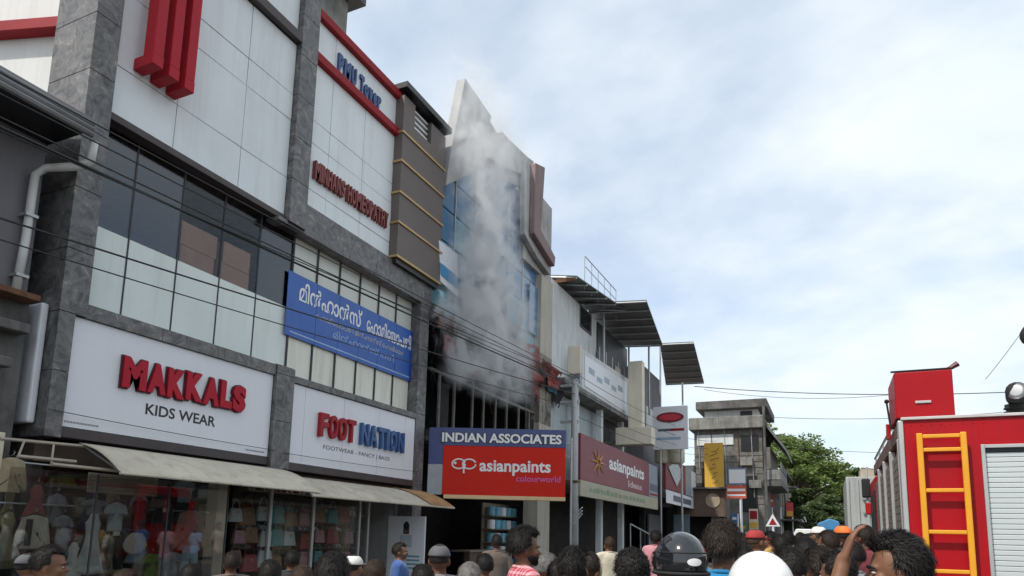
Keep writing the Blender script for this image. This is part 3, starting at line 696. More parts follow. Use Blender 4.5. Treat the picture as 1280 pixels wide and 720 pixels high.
# white poster board beside the footwear shop
ps = thing('poster_board', 'white standing poster with a small figure beside the dark doorway', 'poster', (-9.3, 13.9, .1))
pa, pb = P(486, 645, Y=13.9), P(532, 645, Y=13.9)
frP = Frame((pa.x, 13.9, .3), (1, 0, 0)); W = pb.x-pa.x; Hh = pa.z-.3
m = MB(); frP.slab(m, 0, W, 0, Hh, -.04, 0); m.build('board', M_WHITE, ps, .006)
m = MB(); frP.slab(m, W*.42, W*.58, Hh-.42, Hh-.18, .001, .004); m.build('printed_figure', mat('print_skin', (.12,.07,.05), .6), ps)
m = MB(); m.ball(frP.p(W*.5, Hh-.22, .004), .075, .012, .10); m.build('printed_hair', M_PRINTK, ps)
m = MB(); frP.slab(m, W*.34, W*.66, Hh-.72, Hh-.44, .001, .004); m.build('printed_shirt', mat('print_pale_shirt', (.45,.5,.55), .6), ps)
for q in range(4):
    m = MB(); frP.slab(m, W*.52, W*.88, Hh-.95-q*.09, Hh-.91-q*.09, .001, .004); m.build('print_line', mat('print_teal', (.12,.30,.38), .6), ps)

# ------------------------------------------------------------------ grey neighbour at the left
nb = thing('grey_building', 'low grey plastered building with metal eave and white drainpipe left of the granite pillar', 'building', (-9.6, 2, 0))
NX = -9.75; ny1 = yL0-0.22
bx('wall', M_GREYW, nb, NX-8, NX, -8, ny1, 4.62, 7.0)
bx('wall', M_DCONC, nb, NX-8, NX+0.12, -8, ny1-.02, 0.1, 4.5)
bx('ledge', M_RUST, nb, NX-.1, NX+0.42, -8, ny1-.05, 4.5, 4.58, .01)
for k, (z0_, d_) in enumerate(((4.05, .26), (3.55, .34), (3.05, .22))):
    bx('stained_ledge', M_DCONC, nb, NX+.1, NX+.12+d_, -8, ny1-.1-.2*k, z0_, z0_+.13, .02)
M_METR = mat('metal_roof_sheet', (0.19, 0.19, 0.195), 0.5, 0.15, 2, metal=0.4, grime=.4)
e0, e1 = P(0, 82, X=-8.9), P(118, 160, X=-8.9)
dzy = (e1.z-e0.z)/(e1.y-e0.y)
def ez(y): return e0.z+(y-e0.y)*dzy*.6
ye = e1.y-.05
m = MB(); m.hexa([(-8.85,-8,7.05),(-8.85,ye,ez(ye)),(-13,ye,ez(ye)+1.1),(-13,-8,8.3)], [(-8.85,-8,7.09),(-8.85,ye,ez(ye)+.04),(-13,ye,ez(ye)+1.14),(-13,-8,8.34)]); m.build('roof', M_METR, nb)
m = MB()
for dz_ in (0, .12, .24): m.tube([(-8.84, -8, 7.0-dz_*.6), (-8.84, ye, ez(ye)-.05-dz_*.6)], .045, 8)
m.build('gutter', M_METR, nb)
bx('soffit', M_BLACK, nb, NX-.2, -8.9, -8, ye-.03, 6.86, 6.93)
M_PVC = mat('white_pvc', (0.62, 0.62, 0.60), 0.4, 0.08, streak=.3)
m = MB(); pp = [P(118, 176, X=-8.9), P(114, 200, X=-9.0), P(100, 208, X=-9.15), P(58, 210, X=-9.55), P(44, 218, X=NX+.1), P(32, 300, X=NX+.1), P(20, 362, X=NX+.1)]
m.tube(pp, .055, 10); m.build('drainpipe', M_PVC, nb, smooth=True)
for a, b in ((36, 270), (24, 345)): MB().box(NX-.0, NX+.18, P(a, b, X=NX+.1).y-.08, P(a, b, X=NX+.1).y+.08, P(a, b, X=NX+.1).z-.02, P(a, b, X=NX+.1).z+.02).build('pipe_clip', M_STEEL, nb)
bx('shop_fascia', M_CREAM, nb, NX+.1, NX+.5, -8, ny1-.3, 2.25, 2.72, .01)

# ------------------------------------------------------------------ the burnt building
M_SOOT = mat('soot_black', (0.02, 0.019, 0.018), 0.9, 0.5, 2)
M_BURNW = mat('burnt_pale_wall', (0.44, 0.43, 0.42), 0.8, 0.10, 0.8, streak=.6, dirt=(.12,.115,.11), grime=.35)
M_PINK = mat('pinkish_cornice', (0.24, 0.165, 0.165), 0.7, 0.12, 1.2, streak=.5)
M_CREAMC = mat('cream_column', (0.47, 0.43, 0.36), 0.8, 0.08, 1.0, streak=.5, dirt=(.14,.12,.10))
M_BLUEG = mat('blue_reflective_glass', (0.04, 0.17, 0.34), 0.12, 0.35, 1.5, spec=.6, grime=.25, dirt=(.10,.10,.10))
M_TEALP = mat('teal_panel', (0.16, 0.42, 0.54), 0.5, 0.25, 1.5, grime=.5, dirt=(.12,.12,.11))
M_MULL = mat('scorched_mullion', (0.13, 0.12, 0.11), 0.6, 0.25, 5, grime=.5, dirt=(.03,.03,.03))
M_SMUDGE = mat('sooty_wall', (.16,.155,.15), .9, .3, 1.2, streak=.9, dirt=(.02,.02,.02), grime=.95)
M_SOOTC = mat('sooty_cream_column', (0.30, 0.27, 0.23), 0.9, 0.3, 1.0, streak=.9, dirt=(.04,.036,.033), grime=.95)
bb = thing('burnt_building', 'smoke blackened building with blue glass front, pointed white gable and burnt out floor', 'building', (-9.8, 20, 0))
y0, y1 = yR1+.06, P(690, 430, X=-9.35).y
yg = P(671, 400, X=-9.5).y                              # where the cream column starts
bx('side_wall', M_BURNW, bb, -20, -9.8, y1-.25, y1-.02, .1, 13)
bx('side_wall', M_BURNW, bb, -20, -9.8, y0, y0+.2, .1, 13.2)
bx('back_wall', M_BURNW, bb, -20.2, -20, y0, y1-.02, .1, 13)
bx('floor_slab', M_SOOT, bb, -19.9, -9.55, y0+.21, y1-.26, 4.1, 4.3)
bx('floor_slab', M_SOOT, bb, -19.9, -9.55, y0+.21, yg, 7.5, 7.75)
bx('roof_slab', M_BURNW, bb, -19.9, -9.85, y0+.21, y1-.26, 12.9, 13.1)
bx('burnt_room_wall', M_SOOT, bb, -13.4, -13.2, y0+.21, y1-.26, 4.31, 7.49)
bx('burnt_room_wall', M_SOOT, bb, -13.19, -9.9, y1-.5, y1-.27, 4.31, 7.49)
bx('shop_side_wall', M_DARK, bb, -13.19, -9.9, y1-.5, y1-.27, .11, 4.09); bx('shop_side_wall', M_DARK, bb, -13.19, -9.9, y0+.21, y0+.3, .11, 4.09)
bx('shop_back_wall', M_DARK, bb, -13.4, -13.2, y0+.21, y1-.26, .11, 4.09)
# charred beams and hanging debris in the burnt floor
rb = random.Random(11)
for k in range(14):
    yy = y0+.4+rb.random()*(yg-y0-.6); xx = -9.7-rb.random()*1.8
    MB().tube([(xx, yy, 7.5), (xx+rb.uniform(-.3,.3), yy+rb.uniform(-.8,.8), rb.uniform(5.6, 7.0))], rb.uniform(.015, .04), 5).build('charred_strip', M_SOOT if k % 3 else M_RUST, bb)
tr0 = 5.95
bx('transom', M_MULL, bb, -9.6, -9.52, y0+.3, y1-.3, tr0-.04, tr0+.04)
for px_ in (548, 567, 590, 604, 619, 633, 648, 661, 673):
    yy = P(px_, 510, X=-9.56).y
    h = tr0-.045 if px_ not in (590, 633) else 6.5
    bx('mullion', M_MULL, bb, -9.59, -9.53, yy-.045, yy+.045, 4.31, h, .006)
    if px_ in (548, 661): bx('scorched_pane', M_SOOT, bb, -9.57, -9.56, yy+.05, yy+.55, 4.35, 5.7)
bx('sill', M_SMUDGE, bb, -9.8, -9.44, y0+.05, y1-.3, 3.98, 4.09)
# blue curtain wall, pane by pane
gy0 = y0+.12; rows = [7.76, 8.75, 9.75, 10.75, 11.75, 12.75, 13.7]; nc = 6
for i in range(nc):
    for j in range(len(rows)-1):
        ya, yb2 = gy0+(yg-gy0)*i/nc, gy0+(yg-gy0)*(i+1)/nc
        if i < 2 and j > 4: continue
        mm = M_TEALP if (j == 0 and i in (0, 1, 4, 5)) or (i == 0 and j < 2) or (i, j) in ((5, 1), (4, 1), (1, 2)) else M_BLUEG
        if (i, j) in ((1, 0), (2, 0), (3, 0), (4, 0), (2, 1)): mm = M_SOOT
        if (i, j) in ((3, 1),): continue
        bx('glass_pane', mm, bb, -9.62, -9.58+rb.uniform(-.006, .006), ya+.025, yb2-.025, rows[j]+.025, rows[j+1]-.025)
for i in range(nc+1):
    ya = gy0+(yg-gy0)*i/nc; bx('curtain_mullion', M_ALU, bb, -9.64, -9.545, ya-.02, ya+.02, 7.76, 13.7 if i > 1 else 12.75)
bx('wall_behind_glass', M_SOOT, bb, -9.8, -9.66, y0+.05, yg, 7.76, 12.75); bx('wall_behind_glass', M_SOOT, bb, -9.8, -9.66, gy0+(yg-gy0)/3, yg, 12.752, 13.75)
# cream column at the far end with its flared pink cornice
bx('column', M_CREAMC, bb, -9.9, -9.35, yg+.02, y1-.005, .12, 5.6); bx('column', M_SOOTC, bb, -9.9, -9.35, yg+.02, y1-.005, 5.602, 8.2); bx('column', M_CREAMC, bb, -9.9, -9.35, yg+.02, y1-.005, 8.202, 11.2)
bx('window_strip', M_BLUEG, bb, -9.52, -9.48, yg-.75, yg-.02, 8.8, 10.6)
bx('wall_panel', M_BURNW, bb, -9.9, -9.42, P(655, 300, X=-9.4).y, y1-.02, 11.21, 14.3, .02)
c0 = [P(656, 200, X=-9.2), P(677, 212, X=-9.2), P(672, 288, X=-9.2), P(690, 322, X=-9.2), P(688, 344, X=-9.2), P(672, 322, X=-9.2), P(656, 292, X=-9.2)]
MB().prism([(-9.2, p.y, p.z) for p in c0][::-1], (-.2, 0, 0)).build('cornice', M_BURNW, bb, .03)
c1 = [P(666, 204, X=-9.1), P(678, 210, X=-9.1), P(673, 288, X=-9.1), P(691, 322, X=-9.1), P(690, 334, X=-9.1), P(664, 292, X=-9.1)]
MB().prism([(-8.98, p.y, p.z) for p in c1][::-1], (-.21, 0, 0)).build('cornice_moulding', M_PINK, bb, .04)
# roofline beam, broken by the fire
beam = [P(612, 150, X=-9.3), P(622, 166, X=-9.3), P(628, 164, X=-9.3), P(635, 172, X=-9.3), P(660, 196, X=-9.3), P(668, 202, X=-9.3), P(660, 222, X=-9.3), P(640, 212, X=-9.3), P(610, 196, X=-9.3), P(600, 180, X=-9.3)]
MB().prism([(-9.3, p.y, p.z) for p in beam][::-1], (-.5, 0, 0)).build('roof_beam', M_BURNW, bb, .03)
inner = [P(572, 215, X=-9.5), P(600, 182, X=-9.5), P(640, 212, X=-9.5), P(657, 222, X=-9.5), P(656, 236, X=-9.5), P(600, 206, X=-9.5)]
MB().prism([(-9.57, p.y, p.z) for p in inner][::-1], (-.12, 0, 0)).build('parapet_wall', M_BURNW, bb)
# pointed gable
g = [P(580, 98, X=-9.3), P(613, 146, X=-9.3), P(607, 166, X=-9.3), P(599, 186, X=-9.3), P(594, 215, X=-9.3), P(556, 232, X=-9.3), P(562, 188, X=-9.3)]
MB().prism([(-9.25, p.y, p.z) for p in g][::-1], (-.3, 0, 0)).build('pointed_gable', mat('white_gable', (.40,.40,.40), .75, .06, 1, streak=.35, dirt=(.25,.24,.23)), bb, .02)
# sign boards left hanging on the front
sg = thing('hanging_sign', 'white and blue sign board hanging askew on the burnt blue glass front', 'sign', (-9.3, 16, 8.3))
q = [P(549, 300, X=-9.25), P(572, 318, X=-9.25), P(573, 372, X=-9.25), P(551, 352, X=-9.25)]
MB().prism(q[::-1], (-.06, 0, 0)).build('board', M_WHITE, sg, .01)
q = [P(550, 328, X=-9.24), P(572, 346, X=-9.24), P(572, 362, X=-9.24), P(551, 343, X=-9.24)]
MB().prism([Vector((p.x+.012, p.y, p.z)) for p in q][::-1], (-.01, 0, 0)).build('blue_band', mat('sign_blue', (.05,.25,.5), .5), sg)
def rag(label, quad, X, m, seed, n=10, amp=.18):
    a, b, c_, d = [P(*p, X=X) for p in quad]; mb = MB(); vs = []; fs = []
    for i in range(n+1):
        for j in range(n+1):
            u, v = i/n, j/n; p = a.lerp(b, u).lerp(d.lerp(c_, u), v)
            nz = noise.noise(Vector((u*5+seed, v*4, seed*1.7)))
            vs.append((p.x+amp*nz+.05*math.sin(u*14+seed), p.y+.12*noise.noise(Vector((v*6, seed, u*3))), p.z+.18*noise.noise(Vector((u*7, v*2, seed)))*v))
    for i in range(n):
        for j in range(n):
            if noise.noise(Vector((i*.7+seed, j*.7, 3))) < .30: 
                k = i*(n+1)+j; fs.append((k, k+1, k+n+2, k+n+1))
    mb.add(vs, fs); o = mb.build('torn_banner', m, None, smooth=True); so = o.modifiers.new('t', 'SOLIDIFY'); so.thickness = .006
    return tag(o, label, 'banner')
M_RAG = mat('melted_red_vinyl', (.24,.04,.03), .7, .35, 2.5, grime=.85, dirt=(.03,.025,.025))
rag('melted red banner sagging over the burnt floor by the cream column', ((643, 420), (676, 436), (678, 482), (650, 470)), -9.2, M_RAG, 3)
rag('scorched red banner strip hanging at the corner past the cream column', ((676, 448), (700, 462), (702, 488), (684, 482)), -9.05, M_RAG, 8)
rag('scorched rag of orange and teal vinyl at the left of the burnt floor', ((544, 385), (572, 400), (566, 416), (546, 410)), -9.3, mat('scorched_orange', (.18,.08,.045), .7, .4, 4, grime=.7, dirt=(.04,.04,.04)), 5)
rag('curled grey teal vinyl sheet hanging beneath the askew sign board', ((546, 362), (580, 384), (584, 404), (548, 390)), -9.28, M_TEALP, 12)

rg = random.Random(5)
M_RAGB = mat('scorched_blue_vinyl', (.06,.20,.30), .6, .35, 3, grime=.6, dirt=(.03,.03,.03))
for k, (a, b) in enumerate(((556, 418), (575, 432), (596, 440), (612, 446), (630, 440), (640, 456), (664, 466), (682, 470), (692, 484), (588, 452))):
    w_, h_ = rg.uniform(8, 16), rg.uniform(14, 34); mm, nm_ = ((M_RAG, 'red'), (M_RAGB, 'blue'), (M_SOOT, 'black'))[k % 3]
    rag('scorched shred of %s vinyl dangling from the top of the burnt floor' % nm_, ((a, b), (a+w_, b+w_*.5), (a+w_*rg.uniform(.3, .9), b+h_+w_*.4), (a+rg.uniform(-3, 4), b+h_)), -9.42+rg.uniform(0, .15), mm, 30+k*3, 7, .12)['group'] = 'scorched shreds over the burnt floor'
bx('soot_stained_band', M_SMUDGE, bb, -9.62, -9.52, y0+.06, yg, 7.3, 7.74)

# ------------------------------------------------------------------ smoke
def smoke():
    x0, x1, ya, yb2, z0, z1 = -9.52, -7.9, 14.6, 21.5, 5.0, 18.5
    o = bx('smoke', mat('x', (1, 1, 1)), None, x0+.35, x1, ya, yb2, z0, z1); struct(o, 'stuff')
    m = bpy.data.materials.new('smoke_volume'); m.use_nodes = True; t = m.node_tree; t.nodes.clear(); o.data.materials.clear(); o.data.materials.append(m)
    L = t.links.new
    def N(tp): return t.nodes.new(tp)
    def Mth(op, a, b=None, c=None, cl=False):
        n = N('ShaderNodeMath'); n.operation = op; n.use_clamp = cl
        for i, v in enumerate((a, b, c)):
            if v is None: continue
            if isinstance(v, (int, float)): n.inputs[i].default_value = v
            else: L(v, n.inputs[i])
        return n.outputs[0]
    pos = N('ShaderNodeNewGeometry').outputs['Position']; sx = N('ShaderNodeSeparateXYZ'); L(pos, sx.inputs[0]); X_, Y_, Z_ = sx.outputs
    mp = N('ShaderNodeMapping'); L(pos, mp.inputs[0]); mp.inputs['Scale'].default_value = (1, 1, .8)
    def nz(sc, det, dist=0.6):
        n = N('ShaderNodeTexNoise'); L(mp.outputs[0], n.inputs['Vector']); n.inputs['Scale'].default_value = sc; n.inputs['Detail'].default_value = det; n.inputs['Roughness'].default_value = .6; n.inputs['Distortion'].default_value = dist; return n.outputs['Fac']
    big = nz(.55, 4); fine = nz(1.5, 5, 1.2)
    # plume axis: y as a function of height, width as a function of height
    h = Mth('SUBTRACT', Z_, 6.0)
    cyn = Mth('ADD', Mth('MULTIPLY_ADD', h, -.12, 17.35), Mth('MULTIPLY', Mth('SUBTRACT', big, .5), 3.4))
    wid = Mth('ADD', 1.75, Mth('MULTIPLY', Mth('ABSOLUTE', Mth('SUBTRACT', h, 4.0)), .16))
    d = Mth('DIVIDE', Mth('SUBTRACT', Y_, cyn), wid)
    fy = Mth('SUBTRACT', 1.0, Mth('MULTIPLY', d, d), cl=True)
    dxn = Mth('DIVIDE', Mth('SUBTRACT', X_, -8.75), .85); fx = Mth('SUBTRACT', 1.0, Mth('MULTIPLY', dxn, dxn), cl=True)
    top = Mth('SUBTRACT', 1.0, Mth('DIVIDE', Mth('SUBTRACT', Z_, 8.5), 7.6), cl=True)
    bot = Mth('DIVIDE', Mth('SUBTRACT', Z_, 5.4), 1.6, cl=True)
    puff = Mth('MULTIPLY', Mth('SUBTRACT', fine, .43, cl=True), 6.5)
    den = Mth('MULTIPLY', Mth('MULTIPLY', Mth('MULTIPLY', fy, fx), Mth('MULTIPLY', Mth('MULTIPLY', top, top), bot)), Mth('MULTIPLY', puff, 9.0))
    v = N('ShaderNodeVolumePrincipled'); v.inputs['Color'].default_value = (.985, .989, .993, 1); v.inputs['Anisotropy'].default_value = .2; L(den, v.inputs['Density'])
    oo = N('ShaderNodeOutputMaterial'); L(v.outputs[0], oo.inputs['Volume'])
smoke()
scene.cycles.volume_step_rate = 2.0; scene.cycles.volume_max_steps = 128; scene.cycles.volume_bounces = 2

# ------------------------------------------------------------------ paint shop signs
ang = Vector((math.cos(YAW), math.sin(YAW), 0))
sa = thing('paint_shop_sign', 'red and blue INDIAN ASSOCIATES paint board with white logo, facing the road junction', 'sign', (-8.9, 15.1, 2.7))
L0 = P(552, 618, X=-9.05); dpt = L0.x*-math.sin(YAW)+L0.y*math.cos(YAW)
frA = Frame((L0.x, L0.y, L0.z), ang); Wd = 154/F_PX*dpt; Ht = 84/F_PX*dpt
M_ASRED = mat('bright_red_board', (.62,.022,.010), .6, .05, 1, spec=.2); M_ASBLUE = mat('navy_header', (.055,.075,.21), .45, .08); M_YEL = mat('pale_yellow_strip', (.70,.50,.28), .5, .08)
m = MB(); frA.slab(m, 0, Wd, 0, Ht, -.22, 0); m.build('box', M_ASRED, sa, .01)
m = MB(); frA.slab(m, -.005, Wd+.005, Ht*.735, Ht+.01, -.225, .012); m.build('header', M_ASBLUE, sa, .006)
m = MB(); frA.slab(m, .05, Wd+.004, -.10, -.002, -.2, .03); m.build('bottom_strip', M_YEL, sa, .008)
lettering(frA, 'INDIAN ASSOCIATES', -.06, Wd-.09, Ht*.775, Ht*.94, .014, M_PRINTK, sa, bold=.10, depth=.01, name='lettering_outline')
lettering(frA, 'INDIAN ASSOCIATES', -.04, Wd-.11, Ht*.785, Ht*.93, .03, M_PRINTW, sa, bold=.035)
lettering(frA, 'asianpaints', Wd*.30, Wd*.88, Ht*.30, Ht*.53, .006, M_PRINTW, sa, bold=.025)
M_MAG = mat('magenta_print', (.60,.12,.38), .5)
lettering(frA, 'colourworld', Wd*.60, Wd*.96, Ht*.215, Ht*.31, .006, M_MAG, sa, bold=.01)
m = MB()
for cx_, sgn in ((Wd*.13, 1), (Wd*.215, -1)):
    m.tube([frA.p(cx_+.17*math.cos(a)*1.0, Ht*.46+.125*math.sin(a), .008) for a in [i*math.pi/10+.3 for i in range(20)]], .022, 6)
m.tube([frA.p(Wd*.172, Ht*.46+.11*math.cos(i*.3)-.02*i, .009) for i in range(9)], .026, 6)
m.ball(frA.p(Wd*.10, Ht*.47, .006), .04); m.build('logo', M_PRINTW, sa)
rt = P(537, 537, X=-9.42)
m = MB(); q = [frA.p(-.004, 0, -.02), frA.p(-.004, Ht+.01, -.02), Vector((-9.42, rt.y, L0.z+Ht+.01)), Vector((-9.42, rt.y, L0.z))]
m.prism([q[0].lerp(q[1], .45), q[1], q[2], q[3].lerp(q[2], .45)], (0, .04, 0)); m.build('side_return', M_ASBLUE, sa)
m = MB(); m.prism([q[0], q[0].lerp(q[1], .448), q[3].lerp(q[2], .448), q[3]], (0, .04, 0)); m.build('side_return', mat('pale_grey_board', (.38,.40,.42), .5), sa)
for a in (.5, Wd-.5):
    MB().tube([frA.p(a, Ht*.9, -.2), Vector((-9.5, frA.p(a, 0).y+1.2+a*.6, L0.z+Ht))], .025, 6).build('stay', M_STEEL, sa)
MB().tube([frA.p(Wd+.16, Ht*.9, -.1), frA.p(Wd+.16, -2.6, -.1)], .03, 8).build('post', M_STEEL, sa)
MB().tube([frA.p(Wd, Ht*.8, -.1), frA.p(Wd+.16, Ht*.8, -.1)], .02, 6).build('post_arm', M_STEEL, sa)

XM = -8.1
p0, p1 = P(726, 541, X=XM), P(811, 572, X=XM); pz0 = P(727, 620, X=XM).z
frM = Frame((XM, p0.y, pz0), (0, 1, 0)); Wm = p1.y-p0.y; Hm = p0.z-pz0
M_MAROON = mat('maroon_board', (.20,.028,.042), .5, .07, 1, streak=.25, dirt=(.12,.04,.05)); M_STRIP = mat('cream_green_strip', (.40,.37,.27), .6, .1, 3)
sm_ = thing('paint_shop_sign', 'long maroon paint shop board with white lettering and gold figure, running along the shops', 'sign', (XM, p0.y, pz0))
m = MB(); frM.slab(m, 0, Wm, Hm*.26, Hm, -.15, 0); m.build('board', M_MAROON, sm_, .01)
m = MB(); frM.slab(m, 0, Wm+1.9, 0, Hm*.255, -.15, .01); m.build('lower_strip', M_STRIP, sm_, .01)
lettering(frM, 'asianpaints', Wm*.34, Wm*.90, Hm*.50, Hm*.80, .01, M_PRINTW, sm_, bold=.03)
lettering(frM, 'Ideas', Wm*.62, Wm*.86, Hm*.34, Hm*.47, .01, mat('pale_pink_print', (.55,.40,.42), .5), sm_, bold=.03)
m = MB(); cxm = Wm*.2
for a in range(0, 360, 45):
    d_ = Vector((math.cos(R(a)), math.sin(R(a)))); m.tube([frM.p(cxm+d_.x*.15, Hm*.62+d_.y*.1, .015), frM.p(cxm+d_.x*.9, Hm*.62+d_.y*.5, .015)], [.05, .015], 5)
m.build('gold_figure', mat('gold_print', (.50,.26,.07), .5), sm_)
rq = random.Random(4); xq = .1
while xq < .9:
    wq = rq.uniform(.015, .05); m = MB(); frM.slab(m, Wm*xq, Wm*(xq+wq), Hm*.09, Hm*rq.uniform(.15, .18), .012, .015); m.build('strip_print', mat('green_print', (.20,.27,.15), .6), sm_); xq += wq+rq.uniform(.008, .02)
m = MB(); frM.slab(m, Wm+.05, Wm+1.9, Hm*.26, Hm*.98, -.15, 0); m.build('grey_board', mat('grey_blue_board', (.25,.29,.33), .5, .15, 2), sm_, .01)
m = MB(); frM.slab(m, Wm+.2, Wm+1.8, Hm*.40, Hm*.55, .002, .008); m.build('print_block', mat('slate_print', (.09,.11,.15), .5), sm_)
m = MB(); frM.slab(m, Wm+.2, Wm+1.8, Hm*.30, Hm*.34, .002, .008); m.build('print_rule', M_RED, sm_)
for a in (.3, Wm*.5, Wm-.3): MB().tube([frM.p(a, Hm*.5, -.15), Vector((-9.6, frM.p(a, 0).y, pz0+Hm*.9))], .03, 6).build('stay', M_STEEL, sm_)

# things inside the dim paint shop
pc = thing('paint_shelf', 'shelf of pale teal paint tins in the dim shop under the red sign', 'shelf', (-10.6, 17.5, .1))
p_, q_ = P(612, 628, X=-10.5), P(650, 700, X=-10.5)
bx('back_board', M_SHELF, pc, -10.8, -10.75, p_.y, q_.y, .12, p_.z)
for k in range(5): bx('shelf', M_SHELF, pc, -10.74, -10.4, p_.y, q_.y, .4+k*.45, .43+k*.45)
for k in range(5):
    for i in range(5):
        y_ = p_.y+.25+i*(q_.y-p_.y-.4)/5; o = MB().lathe((-10.55, y_, .432+k*.45), [(.13, 0), (.14, .02), (.14, .30), (.12, .31)], 14).build('paint_tin', M_TEALP if (i+k) % 3 else M_WHITE, None)
        tag(o, 'pale %s paint tin on the shelf of the dim paint shop' % ('teal' if (i+k) % 3 else 'white'), 'tin', 'paint tins on the shelf')
ctr = thing('shop_counter', 'brown counter in the dim paint shop', 'counter', (-9.9, 19.5, .1)); bx('front', M_SHOPW, ctr, -10.1, -9.9, 18.6, 21.5, .12, 1.05); bx('top', M_SHELF, ctr, -10.5, -9.85, 18.5, 21.6, 1.051, 1.1)
rmp = thing('stair_rail', 'thin steel handrail on the steps under the maroon board', 'railing', (-8.0, 28, .1))
a_, b_ = P(788, 655, X=-8.0), P(812, 668, X=-8.0)
MB().tube([a_, b_], .035, 6).build('handrail', M_STEEL, rmp)
for t_ in (0, .5, 1): v_ = a_.lerp(b_, t_); MB().tube([v_, (v_.x, v_.y, .12)], .03, 6).build('post', M_STEEL, rmp)
# ------------------------------------------------------------------ white balcony building with sheet roofs
M_SHEET = mat('grey_roof_sheet', (0.15, 0.15, 0.155), 0.6, 0.12, 1.5, metal=.3, grime=.4, dirt=(.05,.05,.05))
M_PALEW = mat('pale_blue_white_wall', (0.64, 0.67, 0.67), 0.8, 0.08, 1.2, streak=.6, dirt=(.3,.3,.29), grime=.2)
b2 = thing('balcony_building', 'weathered white building with balcony and sheet roofs past the burnt building', 'building', (-9.6, 29, 0))
by_0 = y1+.15
bx('wall', M_PALEW, b2, -18, -9.65, by_0, 35.5, 7.6, 11.7)
bx('wall', M_DCONC, b2, -18, -9.9, by_0, 35.5, 3.6, 7.59)
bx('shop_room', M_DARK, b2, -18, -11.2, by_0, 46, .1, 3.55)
bx('floor_slab', M_CONC, b2, -17.9, -8.9, by_0+.1, 35.4, 7.3, 7.55, .02)
bx('floor_slab', M_CONC, b2, -17.9, -9.2, by_0+.1, 46, 3.56, 3.75, .02)
bx('blue_grey_shutter', mat('blue_grey_shutter', (.42,.48,.50), .6, .1, streak=.3), b2, -9.9, -9.7, by_0+.1, P(745, 500, X=-9.7).y, 3.8, 7.25)
for yy in (26.2, 29.5, 33.0): bx('column', M_PALEW, b2, -9.45, -9.2, yy, yy+.28, .12, 7.29)
# balcony parapet and openings
q = [P(728, 436, X=-8.95), P(786, 474, X=-8.95), P(786, 524, X=-8.95), P(728, 486, X=-8.95)]
MB().prism([(-8.95, p.y, p.z) for p in q][::-1], (-.12, 0, 0)).build('balcony_parapet', M_PALEW, b2, .01)
for (a, b, c_, d) in ((726, 380, 740, 420),):
    p, s_ = P(a, b, X=-9.6), P(c_, d, X=-9.6); o = bx('window', M_DCONC, b2, -9.66, -9.62, p.y, s_.y, s_.z, p.z)
    bx('pane', GLASS_DARK, o, -9.618, -9.612, p.y+.1, s_.y-.1, s_.z+.1, p.z-.1)
bx('balcony_recess_shade', M_BLACK, b2, -9.66, -9.60, P(747, 400, X=-9.6).y, 35.4, 8.0, 11.65); bx('door', M_GREYW, b2, -9.598, -9.57, 30, 31, 8, 10.2); bx('door', M_WOODFR, b2, -9.598, -9.57, 33, 34, 8, 10.2)  # flat black sheet on the wall paints in the shade behind the balcony
for k in range(9):
    yy = P(728, 436, X=-8.95).y+.5+k*1.0
    MB().tube([(-9.0, yy, 9.0), (-9.0, yy, 9.95)], .02, 5).build('railing_post', M_STEEL, b2)
pbn = thing('balcony_banner', 'white printed banner tied along the balcony parapet', 'banner', P(732, 446, X=-8.9))
q = [P(732, 444, X=-8.9), P(784, 478, X=-8.9), P(784, 516, X=-8.9), P(732, 482, X=-8.9)]
MB().prism([(-8.925, p.y, p.z) for p in q][::-1], (-.018, 0, 0)).build('sheet', M_WHITE, pbn)
for k in range(5):
    u0 = .08+.17*k; p = q[0].lerp(q[1], u0); r_ = q[0].lerp(q[1], u0+.12); hh_ = q[0].z-q[3].z
    MB().box(-8.922, -8.918, p.y, r_.y, p.z-hh_*(.62 if k % 2 else .5), p.z-hh_*(.45 if k % 2 else .3)).build('print_block', mat('grey_blue_print', (.35,.42,.50), .6), pbn)
def sheet_roof(par, pts, ribs, th=.05, name='sheet_roof'):
    """flat sheet roof over four corners, with ribs below that run across it"""
    a, b, c_, d = [Vector(p) for p in pts]
    o = MB().prism([a, b, c_, d], (0, 0, th)).build(name, M_SHEET, par)
    for k in range(ribs+1):
        t = k/ribs; p, q_ = a.lerp(d, t), b.lerp(c_, t)
        dn = Vector((0, 0, -.05)); MB().tube([p+dn, q_+dn], .045, 5).build('purlin', M_STEEL, o)
    return o
eave = [P(690, 352, Z=11.9), P(721, 343, Z=12.0), P(776, 379, Z=12.0), P(755, 384, Z=12.0)]
sheet_roof(b2, [(-13.5, eave[1].y, 12.7), (eave[1].x, eave[1].y, 11.9), (eave[2].x, eave[2].y+.6, 11.9), (-13.5, eave[2].y+.6, 12.7)], 5)
bx('fascia', M_RUST, b2, -13.4, eave[1].x-.05, eave[1].y-.04, eave[1].y-.005, 11.75, 11.89)
rp_ = [P(768, 375, Z=12), P(808, 376, Z=12), P(828, 431, Z=12), P(757, 433, Z=12)]
rp_[0].x = rp_[3].x+1.2; sheet_roof(b2, rp_, 6)
rp_ = [P(825, 430, Z=12.05), P(867, 428, Z=12.05), P(880, 478, Z=12.05), P(832, 480, Z=12.05)]
sheet_roof(b2, rp_, 6)
for (a, b, c_, d, Xq) in ((755, 385, 757, 470, -9.3), (811, 432, 813, 520, -8.6), (786, 434, 786, 470, -9.4), (853, 478, 853, 506, -7.6), (825, 432, 826, 530, -8.6)):
    p = P(a, b, X=Xq); s_ = P(c_, d, X=Xq); MB().tube([p, (p.x, p.y, s_.z)], .06, 6).build('roof_post', M_STEEL, b2)
bx('upper_room', M_GREYW, b2, -13, -9.0, 36.5, 41, 3.76, 11.0)
